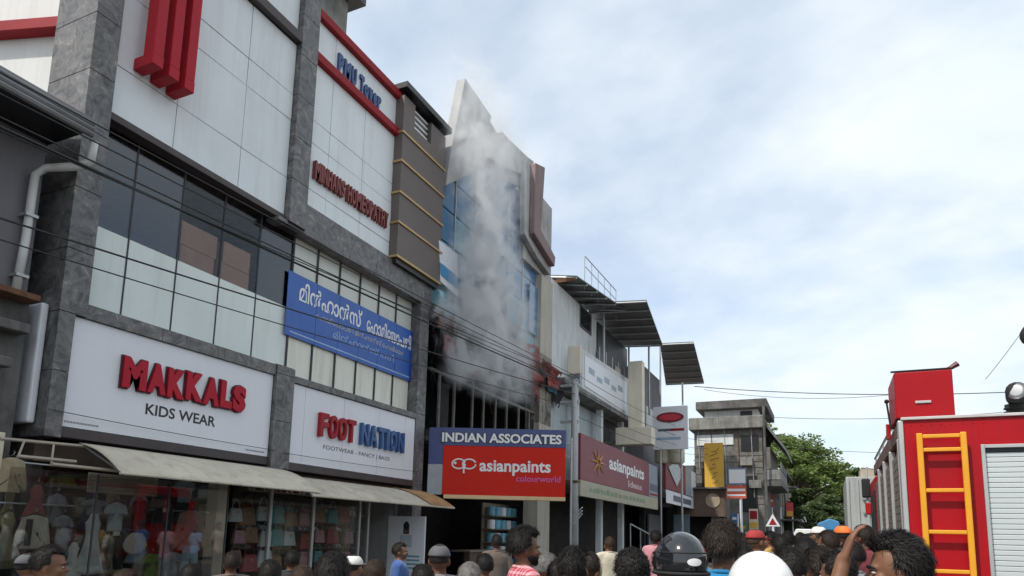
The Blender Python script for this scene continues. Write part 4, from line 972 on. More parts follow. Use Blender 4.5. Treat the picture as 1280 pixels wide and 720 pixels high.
bx('upper_room_window', M_PALEW, b2, -9.0, -8.96, 37, 40, 7.2, 8.8)
bx('wall', M_DCONC, b2, -18, -9.9, 35.6, 46, 3.76, 7.0)
# rooftop railing
rr = [P(731, 330, Z=12.9), P(770, 372, Z=12.9)]
rl = MB(); rl.tube([rr[0]+Vector((0,0,.35)), rr[1]+Vector((0,0,.35))], .025, 5); rl.tube([rr[0]-Vector((0,0,.1)), rr[1]-Vector((0,0,.1))], .02, 5)
rl.build('roof_railing', M_STEEL, b2)
for k in range(6):
    p = rr[0].lerp(rr[1], k/5); MB().tube([p-Vector((0,0,1.1)), p+Vector((0,0,.35))], .02, 5).build('railing_post', M_STEEL, b2)
# cream pylon and cream box sign in front of the balcony
py_s = thing('cream_pylon', 'tall cream plastered pylon with wide cream box at its foot', 'pylon', (-8.5, 33, 3.8))
p, s_ = P(785, 452, Y=32), P(803, 536, Y=32)
M_CREAM2 = mat('bright_cream_plaster', (.74,.68,.55), .75, .06, 1.5, streak=.4, dirt=(.4,.34,.26))
bx('shaft', M_CREAM2, py_s, p.x, s_.x, 32, 32.5, s_.z, p.z, .02)
p, s_ = P(770, 535, Y=31.9), P(815, 555, Y=31.9)
bx('box', M_CREAM2, py_s, p.x, s_.x, 31.8, 32.6, s_.z, p.z-.004, .02)
MB().tube([(p.x+.6, 32.4, s_.z+.2), (-10.0, 32.4, s_.z+.2)], .1, 8).build('bracket', M_STEEL, py_s)
# board with red oval
ov = thing('oval_sign', 'white board with a red oval emblem above the shop roofs', 'sign', (-7.5, 36, 6.2))
p, s_ = P(816, 509, Y=36), P(860, 561, Y=36)
frO = Frame((p.x, 36, s_.z), (1, 0, 0)); Wo, Ho = s_.x-p.x, p.z-s_.z
m = MB(); frO.slab(m, 0, Wo, 0, Ho, -.15, 0); m.build('board', M_WHITE, ov, .01)
m = MB(); m.lathe(frO.p(Wo*.5, Ho*.74, .012), [(Wo*.40, 0), (Wo*.40, .02)], 24, axis=(0, -1, 0)); o = m.build('oval_emblem', mat('dark_red_oval', (.18,.01,.02), .4), ov)
for v in o.data.vertices: v.co.z = (v.co.z-(frO.p(0, Ho*.74).z-ov.location.z))*.38+(frO.p(0, Ho*.74).z-ov.location.z)
m = MB(); m.lathe(frO.p(Wo*.5, Ho*.74, .034), [(Wo*.31, 0), (Wo*.31, .02)], 24, axis=(0, -1, 0)); o = m.build('oval_centre', mat('red_oval', (.55,.03,.05), .4), ov)
for v in o.data.vertices: v.co.z = (v.co.z-(frO.p(0, Ho*.74).z-ov.location.z))*.30+(frO.p(0, Ho*.74).z-ov.location.z)
for q_, (mm, a, b) in enumerate(((mat('slate_print', (.09,.11,.15)), .15, .5), (M_RED, .5, .9), (mat('light_blue_print2', (.3,.42,.55), .5), .1, .8))):
    m = MB(); frO.slab(m, Wo*a, Wo*b, Ho*(.42-.1*max(0, q_-1)*2), Ho*(.48-.1*max(0, q_-1)*2), .002, .008); m.build('print_rule', mm, ov)
MB().tube([frO.p(Wo*.2, 0, -.1), frO.p(Wo*.2, -6.1, -.1)], .06, 6).build('post', M_STEEL, ov); MB().tube([frO.p(Wo*.8, 0, -.1), frO.p(Wo*.8, -6.1, -.1)], .06, 6).build('post', M_STEEL, ov)
# two round-topped cream drums under the oval board
for (a, b) in ((828, 566), (846, 566)):
    p = P(a, b, Y=37); o = MB().lathe((p.x, 37, p.z-.6), [(.30, 0), (.42, .1), (.42, 1.0), (.3, 1.15), (.05, 1.2)], 16).build('water_drum', M_CREAM, None, smooth=True)
    tag(o, 'cream drum standing under the oval sign board', 'drum', 'drums under the oval sign')
# shop boards further along
def board(name, label, quad, X, th, mats):
    t = thing(name, label, 'sign', P(*quad[0], X=X)); a, b, c_, d = [P(*q_, X=X) for q_ in quad]
    fr = Frame((X, a.y, min(d.z, c_.z)), (0, 1, 0)); W_, H_ = b.y-a.y, (a.z+b.z)/2-min(d.z, c_.z)
    for i, (mm, u0, u1, v0, v1) in enumerate(mats):
        m = MB(); fr.slab(m, W_*u0, W_*u1, H_*v0, H_*v1, -th if i == 0 else .002, 0 if i == 0 else .01+.004*i); m.build('board' if i == 0 else 'print_block', mm, t)
    return t, fr, W_, H_
M_DIA = mat('silver_diamond', (.45,.52,.54), .4)
t, fr, W_, H_ = board('shop_board', 'red and white shop board with a silver diamond beyond the maroon paint board', ((832, 577), (869, 583), (869, 634), (832, 628)), -7.9, .15,
      ((M_MAROON, 0, .62, .3, 1), (mat('grey_blue_board', (.2,.2,.2)), .62, .82, .3, 1), (M_WHITE, 0, 1, 0, .28), (M_WHITE, .83, 1, .3, .95), (mat('slate_print', (.1,.1,.1)), .2, .8, .07, .2)))
m = MB(); m.prism([fr.p(W_*.05, H_*.78, .03), fr.p(W_*.3, H_*.42, .03), fr.p(W_*.5, H_*.78, .03), fr.p(W_*.3, H_*.98, .03)], (.02, 0, 0)); m.build('diamond', M_DIA, t)
p = P(880, 554, Y=46); s_ = P(905, 615, Y=46)
M_SIGNY = mat('yellow_board', (.62,.36,.05), .5, .08, 1.5)
ys_ = thing('yellow_sign', 'tall yellow upright board with dark running script beside the old house', 'sign', (p.x, 46, s_.z))
frY = Frame((p.x, 46, s_.z), (1, 0, 0)); Wy, Hy = s_.x-p.x, p.z-s_.z
m = MB(); frY.slab(m, 0, Wy, 0, Hy, -.12, 0); m.build('board', M_SIGNY, ys_, .01)
m = MB(); rz = random.Random(2)
for k in range(9):
    zz = Hy*(.10+.09*k); m.tube([frY.p(Wy*(.35+rz.uniform(-.1,.1)), zz, .01), frY.p(Wy*rz.uniform(.4,.7), zz+rz.uniform(-.1,.25), .01), frY.p(Wy*rz.uniform(.5,.78), zz+rz.uniform(.0,.25), .01)], .025, 5)
m.build('script', mat('brown_script', (.28,.15,.03), .6), ys_)
bx('post', M_STEEL, ys_, p.x+Wy*.3, p.x+Wy*.7, 46.02, 46.12, .05, s_.z-.01)
# brown shop with a sheet roof
sh_ = thing('brown_shop', 'small brown fronted shop with sheet roof below the yellow board', 'building', (-8, 45, 0))
p, s_ = P(846, 606, Y=45), P(908, 646, Y=45)
bx('fascia', mat('brown_fascia', (.13,.085,.065), .8, .2, 2), sh_, p.x, s_.x, 45, 45.2, s_.z, p.z-.3, .01)
m = MB(); m.lathe((s_.x-.8, 44.98, (s_.z+p.z)/2), [(.45, 0), (.45, .03)], 18, axis=(0, -1, 0)); m.build('round_emblem', mat('beige_print', (.35,.28,.2)), sh_)
bx('wall', M_DARK, sh_, p.x, s_.x, 47, 47.2, .1, 5)
bx('roof', M_SHEET, sh_, p.x-.3, s_.x+.3, 44.6, 48.5, p.z-.29, p.z-.2)
bx('side_wall', M_DCONC, sh_, p.x, p.x+.2, 45.21, 46.99, .1, p.z-.31); bx('side_wall', M_DCONC, sh_, s_.x-.2, s_.x, 45.21, 46.99, .1, p.z-.31)
m = MB(); fsh = P(845, 645, Y=40); bx('blue_shutter', mat('blue_shutter', (.16,.22,.27), .6, .1), sh_, P(842,650,Y=44.9).x, P(862,650,Y=44.9).x, 44.9, 44.98, .1, P(850,643,Y=44.9).z)

fl = thing('low_shop', 'low dark shop with sheet canopy between the diamond board and the brown shop', 'building', (-9.5, 46, 0))
bx('wall', M_DCONC, fl, -13, -8.4, 48.2, 49.2, .1, 6.6); bx('wall', M_DARK, fl, -10.3, -10.0, 40.6, 48.1, .1, 4.6); bx('canopy', M_SHEET, fl, -10.0, -8.3, 40.6, 48.1, 3.9, 3.96); bx('shutter', M_GREYW, fl, -9.9, -9.8, 41, 44, .12, 3.0)

# ------------------------------------------------------------------ unseen low shops across the road, added for reflections in the shop glass
op = thing('added_opposite_shops', 'unseen low row of plastered shops added across the road for reflections', 'building', (11, 5, 0))
bx('wall', M_CREAM, op, 11, 16, -25, 45, .1, 4.2); bx('roof', M_DCONC, op, 10.4, 16.2, -25.2, 45.2, 4.201, 4.4)
M_SIDE_ = mat('painted_shutter', (.20,.17,.14), .6, .15)
for k in range(12): bx('shutter', M_SIDE_ if k % 3 else M_DARK, op, 10.95, 10.99, -23+k*5.6, -19+k*5.6, .12, 3.0)

# ------------------------------------------------------------------ old house and the row beyond it
oh = thing('old_house', 'dark weathered two storey house with flat roof and pale upper band', 'building', (-6, 52, 0))
M_OLD = mat('old_brick_wall', (.17,.16,.145), .9, .3, 2.5, bump=.5, bscale=12, grime=.6, dirt=(.04,.04,.037))
xa, xb = P(868, 560, Y=50).x, P(953, 560, Y=50).x
def zz(py): return P(910, py, Y=50).z
bx('wall', M_OLD, oh, xa, xb, 50, 58, .1, zz(523))
bx('ledge', M_CONC, oh, xa-.3, xb+.15, 49.5, 58.2, zz(537), zz(523)+.06, .04)
bx('pale_band', M_PALEW, oh, xa+.2, xb-1.9, 49.92, 49.99, zz(556), zz(543))
bx('upper_room', M_PALEW, oh, xa+.6, xb-.3, 51, 57, zz(523)+.07, zz(510))
bx('roof_slab', M_DCONC, oh, xa+.1, xb+.35, 50.2, 57.6, zz(510)+.01, zz(503)+.2, .03)
bx('opening', M_BLACK, oh, xb-1.5, xb-.7, 50.95, 50.99, zz(520), zz(512))  # flat black slabs, here and next, paint in the shade inside openings
bx('opening', M_BLACK, oh, xb-1.4, xb-.25, 49.93, 49.98, zz(565), zz(545))
bx('window', M_BLACK, oh, xa+.5, xa+1.6, 49.95, 49.99, zz(615), zz(585)); bx('window', M_BLACK, oh, xb-1.5, xb-.4, 49.95, 49.99, zz(640), zz(595))
MB().prism([(xb-.1, 49.6, zz(520)), (xb+1.5, 49.6, zz(562)), (xb+1.5, 49.6, zz(566)), (xb-.1, 49.6, zz(526))], (0, 9, 0)).build('lean_to_roof', M_SHEET, oh)
bx('balcony', M_CONC, oh, xb+.02, xb+1.1, 50, 58, zz(600), zz(588)); bx('balcony_slab', M_DCONC, oh, xb+.02, xb+1.2, 49.9, 58, zz(608), zz(601))
bx('side_room', M_OLD, oh, xb+.01, xb+.5, 50.2, 57.5, zz(587), zz(560))
MB().tube([(xb+.2, 49.4, .1), (xb+.2, 49.4, zz(512))], .09, 8).build('corner_pipe', M_DCONC, oh)
# fittings on the old house
for (a, b, w_, h_) in ((880, 575, .9, .6), (925, 572, .8, .55), (936, 600, .8, .55)):
    p = P(a, b, Y=49.6); bx('air_conditioner', M_CONC, oh, p.x, p.x+w_, 49.6, 49.98, p.z-h_, p.z, .02)
for k in range(5): MB().tube([(xa+.3+k*.9, 49.9, zz(537)), (xa+.3+k*.9+.1, 49.9, zz(590+k*8))], .03, 5).build('drain_stain_pipe', M_RUST if k % 2 else M_STEEL, oh)
for k in range(9):
    o = bx('block_course', M_OLD, oh, xa+.02, xb-.02, 49.965, 49.995, zz(570)-k*.42, zz(570)-k*.42+.36) if k != 4 else None
for k in range(7): bx('balcony_bar', M_STEEL, oh, xb+1.12, xb+1.15, 50.3+k*1.1, 50.35+k*1.1, zz(588), zz(578))
def row_house(label, x0, x1, ya, yb_, h, wall, nwin, seed):
    t = thing('street_house', label, 'building', (x0, ya, 0)); rr_ = random.Random(seed)
    bx('wall', wall, t, x0-6, x1, ya, yb_, .1, h); bx('roof', M_DCONC, t, x0-6.2, x1+.6, ya-.3, yb_+.2, h+.002, h+.22, .02)
    bx('canopy', M_SHEET, t, x1+.001, x1+1.3, ya, yb_, 3.2, 3.3)
    for k in range(nwin):
        yy = ya+.6+(yb_-ya-1.2)*k/max(1, nwin-1)
        for z0_ in (.4, 4.2): o = bx('window', M_WOODFR, t, x1+.001, x1+.05, yy-.5, yy+.5, z0_, z0_+1.7); bx('pane', M_BLACK, o, x1+.051, x1+.06, yy-.42, yy+.42, z0_+.08, z0_+1.62)
    return t
row_house('grey two storey shop house just beyond the old dark house', -4.6, -3.6, 59, 68, 7.0, M_CONC, 4, 1)
row_house('cream two storey shop house further along the left side of the street', -4.2, -3.2, 69, 80, 6.4, M_CREAM, 4, 2)
row_house('small white house at the far end of the left row of shops', -3.6, -2.6, 82, 92, 5.2, M_PALEW, 3, 3)
# small street boards
def pole_sign(name, label, px0, py0, px1, py1, Y, m, stripes, base_px=None):
    p, s_ = P(px0, py0, Y=Y), P(px1, py1, Y=Y); t = thing(name, label, 'sign', ((p.x+s_.x)/2, Y, 0))
    bx('board', m, t, p.x, s_.x, Y, Y+.06, s_.z, p.z, .005)
    for (mm, f0, f1) in stripes: bx('print_band', mm, t, p.x+.05, s_.x-.05, Y-.012, Y-.004, s_.z+(p.z-s_.z)*f0, s_.z+(p.z-s_.z)*f1)
    MB().tube([((p.x+s_.x)/2+.2, Y+.1, .02), ((p.x+s_.x)/2+.2, Y+.1, p.z)], .05, 6).build('post', M_WHITE, t); return t
M_ORG = mat('orange_red_board', (.62,.10,.05), .5, .06)
pole_sign('orange_sign', 'orange red board with pale lettering bands on a white post', 908, 607, 933, 623, 42, M_ORG, ((M_PRINTW, .55, .75), (M_PRINTW, .18, .32)))
pole_sign('picture_board', 'blue and white picture board above the orange board', 910, 585, 933, 606, 43, mat('picture_blue', (.16,.22,.33), .5, .4, 4), ((M_PRINTW, .1, .9),))
pole_sign('red_board', 'small red shop board fixed low in front of the cream shop house', 955, 618, 967, 634, 56, M_ORG, ((M_PRINTW, .4, .6),))
pole_sign('red_board', 'second small red and yellow board beyond the small red shop board', 982, 628, 992, 646, 62, mat('red_board2', (.5,.05,.06), .5), ((M_SIGNY, .05, .4),))
pole_sign('striped_board', 'red white and ochre striped board in front of the grey shop house', 936, 636, 948, 662, 48, M_CREAM, ((M_RED, .5, .9), (M_SIGNY, .08, .35)))
rj = random.Random(14)
bm_ = [('blue', mat('small_board_blue', (.06,.16,.36), .5)), ('green', mat('small_board_green', (.06,.22,.10), .5)), ('white', M_WHITE), ('yellow', M_SIGNY), ('maroon', M_MAROON), ('grey', mat('grey_blue_board', (.2,.2,.2)))]
for k, (px_, py_, Y_) in enumerate(((918, 642, 47), (928, 652, 49), (944, 610, 55), (962, 640, 58), (972, 620, 60), (975, 646, 61), (979, 604, 66), (988, 640, 68), (996, 648, 72), (951, 646, 52))):
    nm_, mm = bm_[k % 6]; w_, h_ = rj.uniform(7, 13), rj.uniform(6, 13)
    pole_sign('small_board', 'small %s shop board standing %s' % (nm_, ('in front of the old house', 'by the shop houses beyond the old house')[Y_ > 52]), px_-w_/2, py_, px_+w_/2, py_+h_, Y_, mm, ((bm_[(k+2) % 6][1], .3, .6),))['group'] = 'small boards up the street'
tw = thing('triangle_road_sign', 'white triangular road sign on a white post', 'road sign', P(966, 700, Y=38)); 
tc_ = P(966, 652, Y=38); tw.location = (tc_.x, 38, 0)
MB().prism([(tc_.x-.36, 38, tc_.z-.25), (tc_.x+.36, 38, tc_.z-.25), (tc_.x, 38, tc_.z+.4)], (0, .04, 0)).build('plate', M_WHITE, tw, .01)
MB().prism([(tc_.x-.2, 37.99, tc_.z-.17), (tc_.x+.2, 37.99, tc_.z-.17), (tc_.x, 37.99, tc_.z+.2)], (0, .006, 0)).build('symbol', M_RED, tw)
MB().tube([(tc_.x, 38.07, .02), (tc_.x, 38.07, tc_.z+.2)], .06, 8).build('post', M_WHITE, tw)

# ------------------------------------------------------------------ trees
M_BARK = mat('bark', (.10,.075,.055), .95, .3, 3, bump=.5, bscale=12)
def leafmat(name, c):
    m = mat(name, c, .6, .45, .9); t = m.node_tree; b = t.nodes['Principled BSDF']
    tr = t.nodes.new('ShaderNodeBsdfTranslucent'); t.links.new(b.inputs['Base Color'].links[0].from_socket, tr.inputs['Color']); x = t.nodes.new('ShaderNodeMixShader'); x.inputs[0].default_value = .45
    t.links.new(b.outputs[0], x.inputs[1]); t.links.new(tr.outputs[0], x.inputs[2]); t.links.new(x.outputs[0], t.nodes['Material Output'].inputs['Surface']); return m
M_LEAF = leafmat('leaf_green', (.17,.23,.07)); M_LEAF2 = leafmat('leaf_dark', (.11,.155,.06))
def tree(label, base, h, rx, rz, nclump, leaves, ls, m, seed, flat=.6):
    r = random.Random(seed); t = thing('rain_tree', label, 'tree', base); b = Vector(base)
    tr = MB(); fork = b+Vector((0, 0, h*.38)); tr.tube([b, b+Vector((.15, 0, h*.2)), fork], [h*.04, h*.032, h*.026], 10)
    cl = []
    for k in range(nclump):
        a = r.uniform(0, 2*math.pi); q_ = math.sqrt(r.random()); z = h-rz+rz*(1-q_**2*1.1)*r.uniform(.55, 1.05)
        c_ = b+Vector((math.cos(a)*q_*rx, math.sin(a)*q_*rx, z)); cl.append((c_, r.uniform(.16, .30)*rx))
        if k % 2 == 0:
            mid = fork.lerp(c_, .5)+Vector((0, 0, h*.04)); tr.tube([fork, mid, c_], [h*.014, h*.009, h*.003], 6)
    tr.build('trunk', M_BARK, t, smooth=True)
    vs = []; fs = []
    for i in range(leaves):
        c_, rad = r.choice(cl); d = Vector((r.gauss(0, 1), r.gauss(0, 1), r.gauss(0, 1))).normalized()*rad*r.random()**.4
        d.z *= flat*.75; p = c_+d; n_ = Vector((r.gauss(0, .6), r.gauss(0, .6), 1)).normalized(); u = n_.orthogonal().normalized(); u.rotate(Matrix.Rotation(r.uniform(0, 6.28), 3, n_)); v = n_.cross(u)
        s_ = ls*r.uniform(.6, 1.3); o = len(vs); vs += [p-u*s_, p+v*s_*.45, p+u*s_, p-v*s_*.45]; fs.append((o, o+1, o+2, o+3))
    me = bpy.data.meshes.new('crown'); me.from_pydata([tuple(v-b) for v in vs], [], fs); me.materials.append(m); o = bpy.data.objects.new('crown', me); COL.objects.link(o); o.parent = t
    return t
pt = P(1002, 660, Y=74)
tree('broad spreading rain tree closing the end of the street', (pt.x-.9, 74, 0), 11.6, 6.2, 5.0, 60, 14000, .24, M_LEAF, 4)
tree('taller rain tree behind the shop houses on the left', (-8.0, 84, 0), 15.5, 6.5, 6.5, 55, 12000, .28, M_LEAF, 5)
tree('low dark bushy tree at the roadside under the spreading rain tree', (-1.6, 66, 0), 6.2, 3.2, 3.6, 40, 9000, .2, M_LEAF2, 6)
for k, (x, y, h) in enumerate(((3, 96, 11), (8, 110, 12), (-4, 118, 12))):
    tree(['dark tree behind the fire engine at the street end', 'distant tree far to the right behind the fire engine', 'distant dark tree behind the spreading rain tree'][k], (x, y, 0), h, 6, 6, 40, 8000, .35, M_LEAF2, 20+k)

# ------------------------------------------------------------------ utility pole and wires
PX = -7.4; ptop = P(719, 474, X=PX)
up = thing('utility_pole', 'grey steel utility pole with cream box board at its top', 'pole', (PX, ptop.y, 0))
MB().tube([(PX, ptop.y, .1), (PX, ptop.y, ptop.z)], [.13, .11], 12).build('pole', mat('pole_grey_paint', (.40,.41,.41), .55, .12, 3, streak=.5), up, smooth=True)
a, b = P(707, 423, X=PX), P(727, 473, X=PX)
MB().box(PX-.25, PX+.2, ptop.y-.07, ptop.y+.07, b.z, a.z).build('box_board', mat('pale_cream_board', (.72,.66,.54), .7, .06, 2, streak=.4, dirt=(.4,.34,.26)), up, .02)
for k, zf in enumerate((.2, .75, 1.4)): MB().box(PX-.5, PX+.14, ptop.y-.05, ptop.y+.05, ptop.z-zf-.04, ptop.z-zf+.04).build('cross_arm', M_STEEL, up)
for k in range(3):
    MB().tube([(PX, ptop.y-.1, 2.2-k*.12), (PX+.35, ptop.y-.2, 2.5-k*.1)], .02, 5).build('tied_cloth', M_WHITE, up)
MB().box(PX-.15, PX+.15, ptop.y-.15, ptop.y+.15, 3.3, 3.36).build('clamp', M_RUST, up)
def wire(pts, r=.013, sag=.25, n=14, label='thin black overhead wire strung above the shop fronts to the utility pole', group='overhead wires'):
    a, b = Vector(pts[0]), Vector(pts[1]); q_ = []
    for i in range(n+1):
        t = i/n; p = a.lerp(b, t); p.z -= sag*4*t*(1-t); q_.append(p)
    return tag(MB().tube(q_, r, 5).build('overhead_wire', M_WIRE, None), label, 'wire', group)
for k, (sx, sy, r_, dz_) in enumerate(((116, 200, .019, 0), (137, 200, .011, -.05), (185, 200, .010, .1), (250, 215, .010, .25), (0, 259, .013, -.35), (187, 345, .009, -.8), (0, 150, .010, .2))):
    S_ = P(sx, sy, X=PX); E_ = Vector((PX+random.uniform(-.3, .1), ptop.y, ptop.z-.15+dz_)); d = (S_-E_)
    wire((E_+d*1.55, E_), r_*.9, .12)
for (a, b, X_) in (((60, 511), (345, 563), -9.32), ((355, 566), (525, 590), -9.32)):
    wire((P(*a, X=X_), P(*b, X=X_)), .006, .02, label='thin cable drooping across the face of the shop boards', group='cables across the boards')
for dz_, r_ in ((0, .012), (-.5, .01), (.5, .009), (-.9, .01)):
    wire(((PX, ptop.y, ptop.z-.3+dz_), (-7.0, 49.4, 8.4+dz_)), r_, .5, label='thin black overhead wire running on from the utility pole to the old house', group='wires beyond the utility pole')
for (a, b, Y_, r_) in (((868, 483), (1330, 487), 40, .022), ((950, 521), (1330, 508), 44, .014), ((985, 559), (1330, 561), 50, .014), ((880, 487), (1120, 493), 40, .012)):
    wire((P(*a, Y=Y_), P(*b, Y=Y_)), r_, .35, label='thin wire crossing the street against the sky', group='wires crossing the street')
wire((P(1232, 474, Y=24), P(1320, 350, Y=24)), .008, .1, label='thin wire rising to the right beyond the fire engine', group='wires beyond the fire engine')

# ------------------------------------------------------------------ fire engine
M_FRED = mat('fire_red', (.40,.004,.010), .42, .08, 1.0, spec=.25, streak=.35, dirt=(.16,.02,.02), grime=.12); M_FYEL = mat('ladder_yellow', (.80,.36,.02), .4, .06, 3)
M_SILV = mat('brushed_aluminium', (.55,.55,.54), .4, .08, 2, metal=.6); M_SHUT = mat('shutter_grey', (.58,.63,.64), .45, .04, 1, metal=.15); M_SIDE = mat('side_shutter', (.27,.22,.19), .45, .15, 1.5, metal=.5, streak=.4)
M_RUB = mat('rubber', (.015,.015,.016), .8, .2); M_LENS = mat('lamp_lens', (.55,.57,.58), .15, .05, spec=.9); M_LRL = mat('red_lens', (.4,.01,.01), .2, coat=.4)
ft = thing('fire_engine', 'red fire engine seen from behind with yellow ladder and grey roller shutter', 'fire engine', (2, 12.5, 0))
fx0, fx1, fy0, fy1, fz1 = .77, 3.17, 9.0, 14.2, 3.02
sx0, sx1, sz0, sz1 = P(1231, 560, Y=9).x, 2.95, .95, P(1235, 560, Y=9).z
m = MB()
m.box(fx0+.05, sx0-.04, fy0, fy0+.06, .75, fz1); m.box(sx1+.04, fx1, fy0, fy0+.06, .75, fz1); m.box(sx0-.039, sx1+.039, fy0, fy0+.06, sz1+.04, fz1); m.box(sx0-.039, sx1+.039, fy0, fy0+.06, .75, sz0-.04)
m.build('rear_panel', M_FRED, ft)
m = MB(); m.box(fx0+.06, fx1, fy0+.3, fy1, .75, fz1-.01); m.build('body', M_FRED, ft, .01)
bx('recess_back', M_BLACK, ft, sx0-.03, sx1+.03, fy0+.1, fy0+.28, sz0, sz1)
fo = MB(); fo.box(sx0-.038, sx0, fy0-.015, fy0+.05, sz0-.04, sz1+.04); fo.box(sx1, sx1+.038, fy0-.015, fy0+.05, sz0-.04, sz1+.04); fo.box(sx0+.001, sx1-.001, fy0-.015, fy0+.05, sz1, sz1+.038); fo.box(sx0+.001, sx1-.001, fy0-.015, fy0+.05, sz0-.038, sz0)
sh_f = fo.build('roller_shutter', M_SILV, ft, .004)
k = 0; z = sz0+.004
while z < sz1-.06:
    MB().box(sx0+.004, sx1-.004, fy0+.03, fy0+.045, z, z+.052).build('slat', M_SHUT, sh_f, .006); z += .056
bx('shutter_header', M_BLACK, sh_f, sx0+.004, sx1-.004, fy0+.015, fy0+.05, z+.001, sz1-.001)
bx('grab_bar', M_SILV, sh_f, sx0+.3, sx1-.3, fy0-.02, fy0+.02, sz0+.06, sz0+.10, .008)
bx('roof_edge_trim', mat('pale_trim', (.55,.52,.52), .4), ft, fx0+.02, fx1+.02, fy0-.03, fy0+.02, fz1+.001, fz1+.035, .006)
bx('roof_deck', M_SILV, ft, fx0+.05, fx1, fy0+.07, fy1, fz1+.001, fz1+.03)
# left side: corner post, shutters, posts, top rail
bx('corner_post', M_SILV, ft, fx0-.012, fx0+.045, fy0-.012, fy0+.12, .75, fz1+.0, .01)
yy = fy0+.13; w_ = (fy1-fy0-.2)/4
for i in range(4):
    ya_, yb_ = yy+i*w_+.06, yy+(i+1)*w_-.01
    z = .9
    o = bx('side_post', M_SILV, ft, fx0-.02, fx0+.055, ya_-.06, ya_-.005, .75, fz1-.2, .008)
    while z < fz1-.36:
        MB().box(fx0+.012, fx0+.035, ya_, yb_, z, z+.085).build('slat', M_SIDE, o, .006); z += .09
bx('side_header', mat('worn_brown_header', (.15,.085,.07), .6, .2, 2), ft, fx0-.0, fx0+.058, fy0+.13, fy1, fz1-.19, fz1-.005, .006)
m = MB(); m.tube([(fx0+.03, fy0+.1, fz1+.12), (fx0+.03, fy1, fz1+.12)], .02, 8); 
m.build('roof_rail', M_SILV, ft)
for i in range(6): MB().tube([(fx0+.03, fy0+.2+i*.95, fz1+.02), (fx0+.03, fy0+.2+i*.95, fz1+.12)], .014, 6).build('rail_post', M_SILV, ft)
# red locker on the roof with a stowed branch pipe
lz = P(1118, 466, Y=9.05).z; lx0, lx1 = P(1119, 500, Y=9.05).x, P(1193, 500, Y=9.05).x
bx('roof_locker', M_FRED, ft, lx0, lx1, fy0+.05, fy0+.95, fz1+.037, lz, .012)
MB().tube([(lx0-.03, fy0+.06, lz+.012), (lx1, fy0+.06, lz+.012)], .012, 6).build('locker_edge', M_RUB, ft)
MB().tube([(lx1-.12, fy0+.3, lz+.01), (lx1+.02, fy0+.32, lz+.07), (lx1+.1, fy0+.32, lz+.12)], [.02, .025, .035], 8).build('branch_pipe', mat('dark_red_pipe', (.10,.01,.015), .4), ft)
MB().tube([(fx0-.03, fy0+.7, fz1+.02), (fx0-.06, fy0+.7, fz1+.34)], .012, 6).build('marker_rod', M_RUB, ft); MB().ball((fx0-.06, fy0+.7, fz1+.36), .028).build('marker_lamp', M_RUB, ft)
bx('side_lamp', M_LRL, ft, fx0-.07, fx0-.021, fy0+.85, fy0+.95, fz1-.1, fz1+.1, .01)
# yellow ladder
ly = fy0-.11; la, lb = P(1149, 545, Y=ly).x, P(1204, 545, Y=ly).x; lzt = P(1170, 541, Y=ly).z
ld = MB()
for x in (la, lb): ld.box(x-.03, x+.03, ly-.02, ly+.02, .8, lzt)
lo = ld.build('ladder', M_FYEL, ft, .01)
for py in (545, 562, 613, 665, 714): 
    z = P(1175, py, Y=ly).z; MB().box(la+.031, lb-.031, ly-.018, ly+.018, z-.022, z+.022).build('rung', M_FYEL, lo, .008)
for i in range(3): z = P(1175, 714, Y=ly).z-.42*(i+1); MB().box(la+.031, lb-.031, ly-.018, ly+.018, z-.022, z+.022).build('rung', M_FYEL, lo, .008) if z > .8 else None
for x in (la, lb):
    for z in (lzt-.08, 1.1): MB().box(x-.02, x+.02, ly+.021, fy0-.002, z-.02, z+.02).build('ladder_bracket', M_FYEL, lo)
# water monitor and lamp mast on the roof
c_ = P(1266, 490, Y=10.2); mo = MB(); mo.lathe((c_.x, 10.2, fz1+.03), [(.16, 0), (.16, .05), (.09, .08), (.08, .22), (.1, .26), (.1, .30)], 16); mo = mo.build('monitor_base', M_RUB, ft, smooth=True)
for i in range(4): MB().lathe((c_.x, 10.2, fz1+.12+i*.05), [(.10, 0), (.115, .012), (.10, .025)], 16).build('hose_ring', M_RUB, mo)
MB().tube([(c_.x+.12, 10.35, fz1+.3), (c_.x+.02, 10.2, fz1+.42), (c_.x-.01, 9.95, fz1+.45)], [.09, .10, .12], 14).build('barrel', M_RUB, mo, smooth=True)
MB().lathe((c_.x-.01, 9.97, fz1+.45), [(.10, 0), (.108, .01), (.108, .03), (.06, .032)], 18, axis=(-.35, -1, .25)).build('nozzle', mat('dull_lens', (.22,.23,.24), .3, .1, metal=.5), mo, smooth=True)
MB().ball((c_.x+.16, 10.2, fz1+.46), .09, .1, .1).build('elbow', M_RUB, mo, smooth=True)
bx('roof_light_bar', M_LRL, ft, c_.x-.5, c_.x-.14, 10.6, 10.75, fz1+.03, fz1+.1, .02)
lm = P(1282, 420, Y=10.6); MB().tube([(lm.x+.12, 10.6, fz1+.03), (lm.x+.12, 10.6, lm.z+.1)], .03, 8).build('lamp_mast', M_RUB, ft)
MB().lathe((lm.x+.1, 10.55, lm.z), [(.05, .2), (.14, .12), (.17, 0), (.15, -.01)], 14, axis=(-.2, 1, .1)).build('flood_lamp', M_RUB, ft, smooth=True)
for x_ in [fx0+.12+i_*.1 for i_ in range(8)]: MB().ball((x_, fy0-.002, fz1-.06), .008, .006, .008, 8, 6).build('rivet', M_FRED, ft)
MB().box(lx0+.2, lx0+.36, fy0+.035, fy0+.049, fz1+.2, fz1+.23).build('locker_latch', M_SILV, ft, .004)
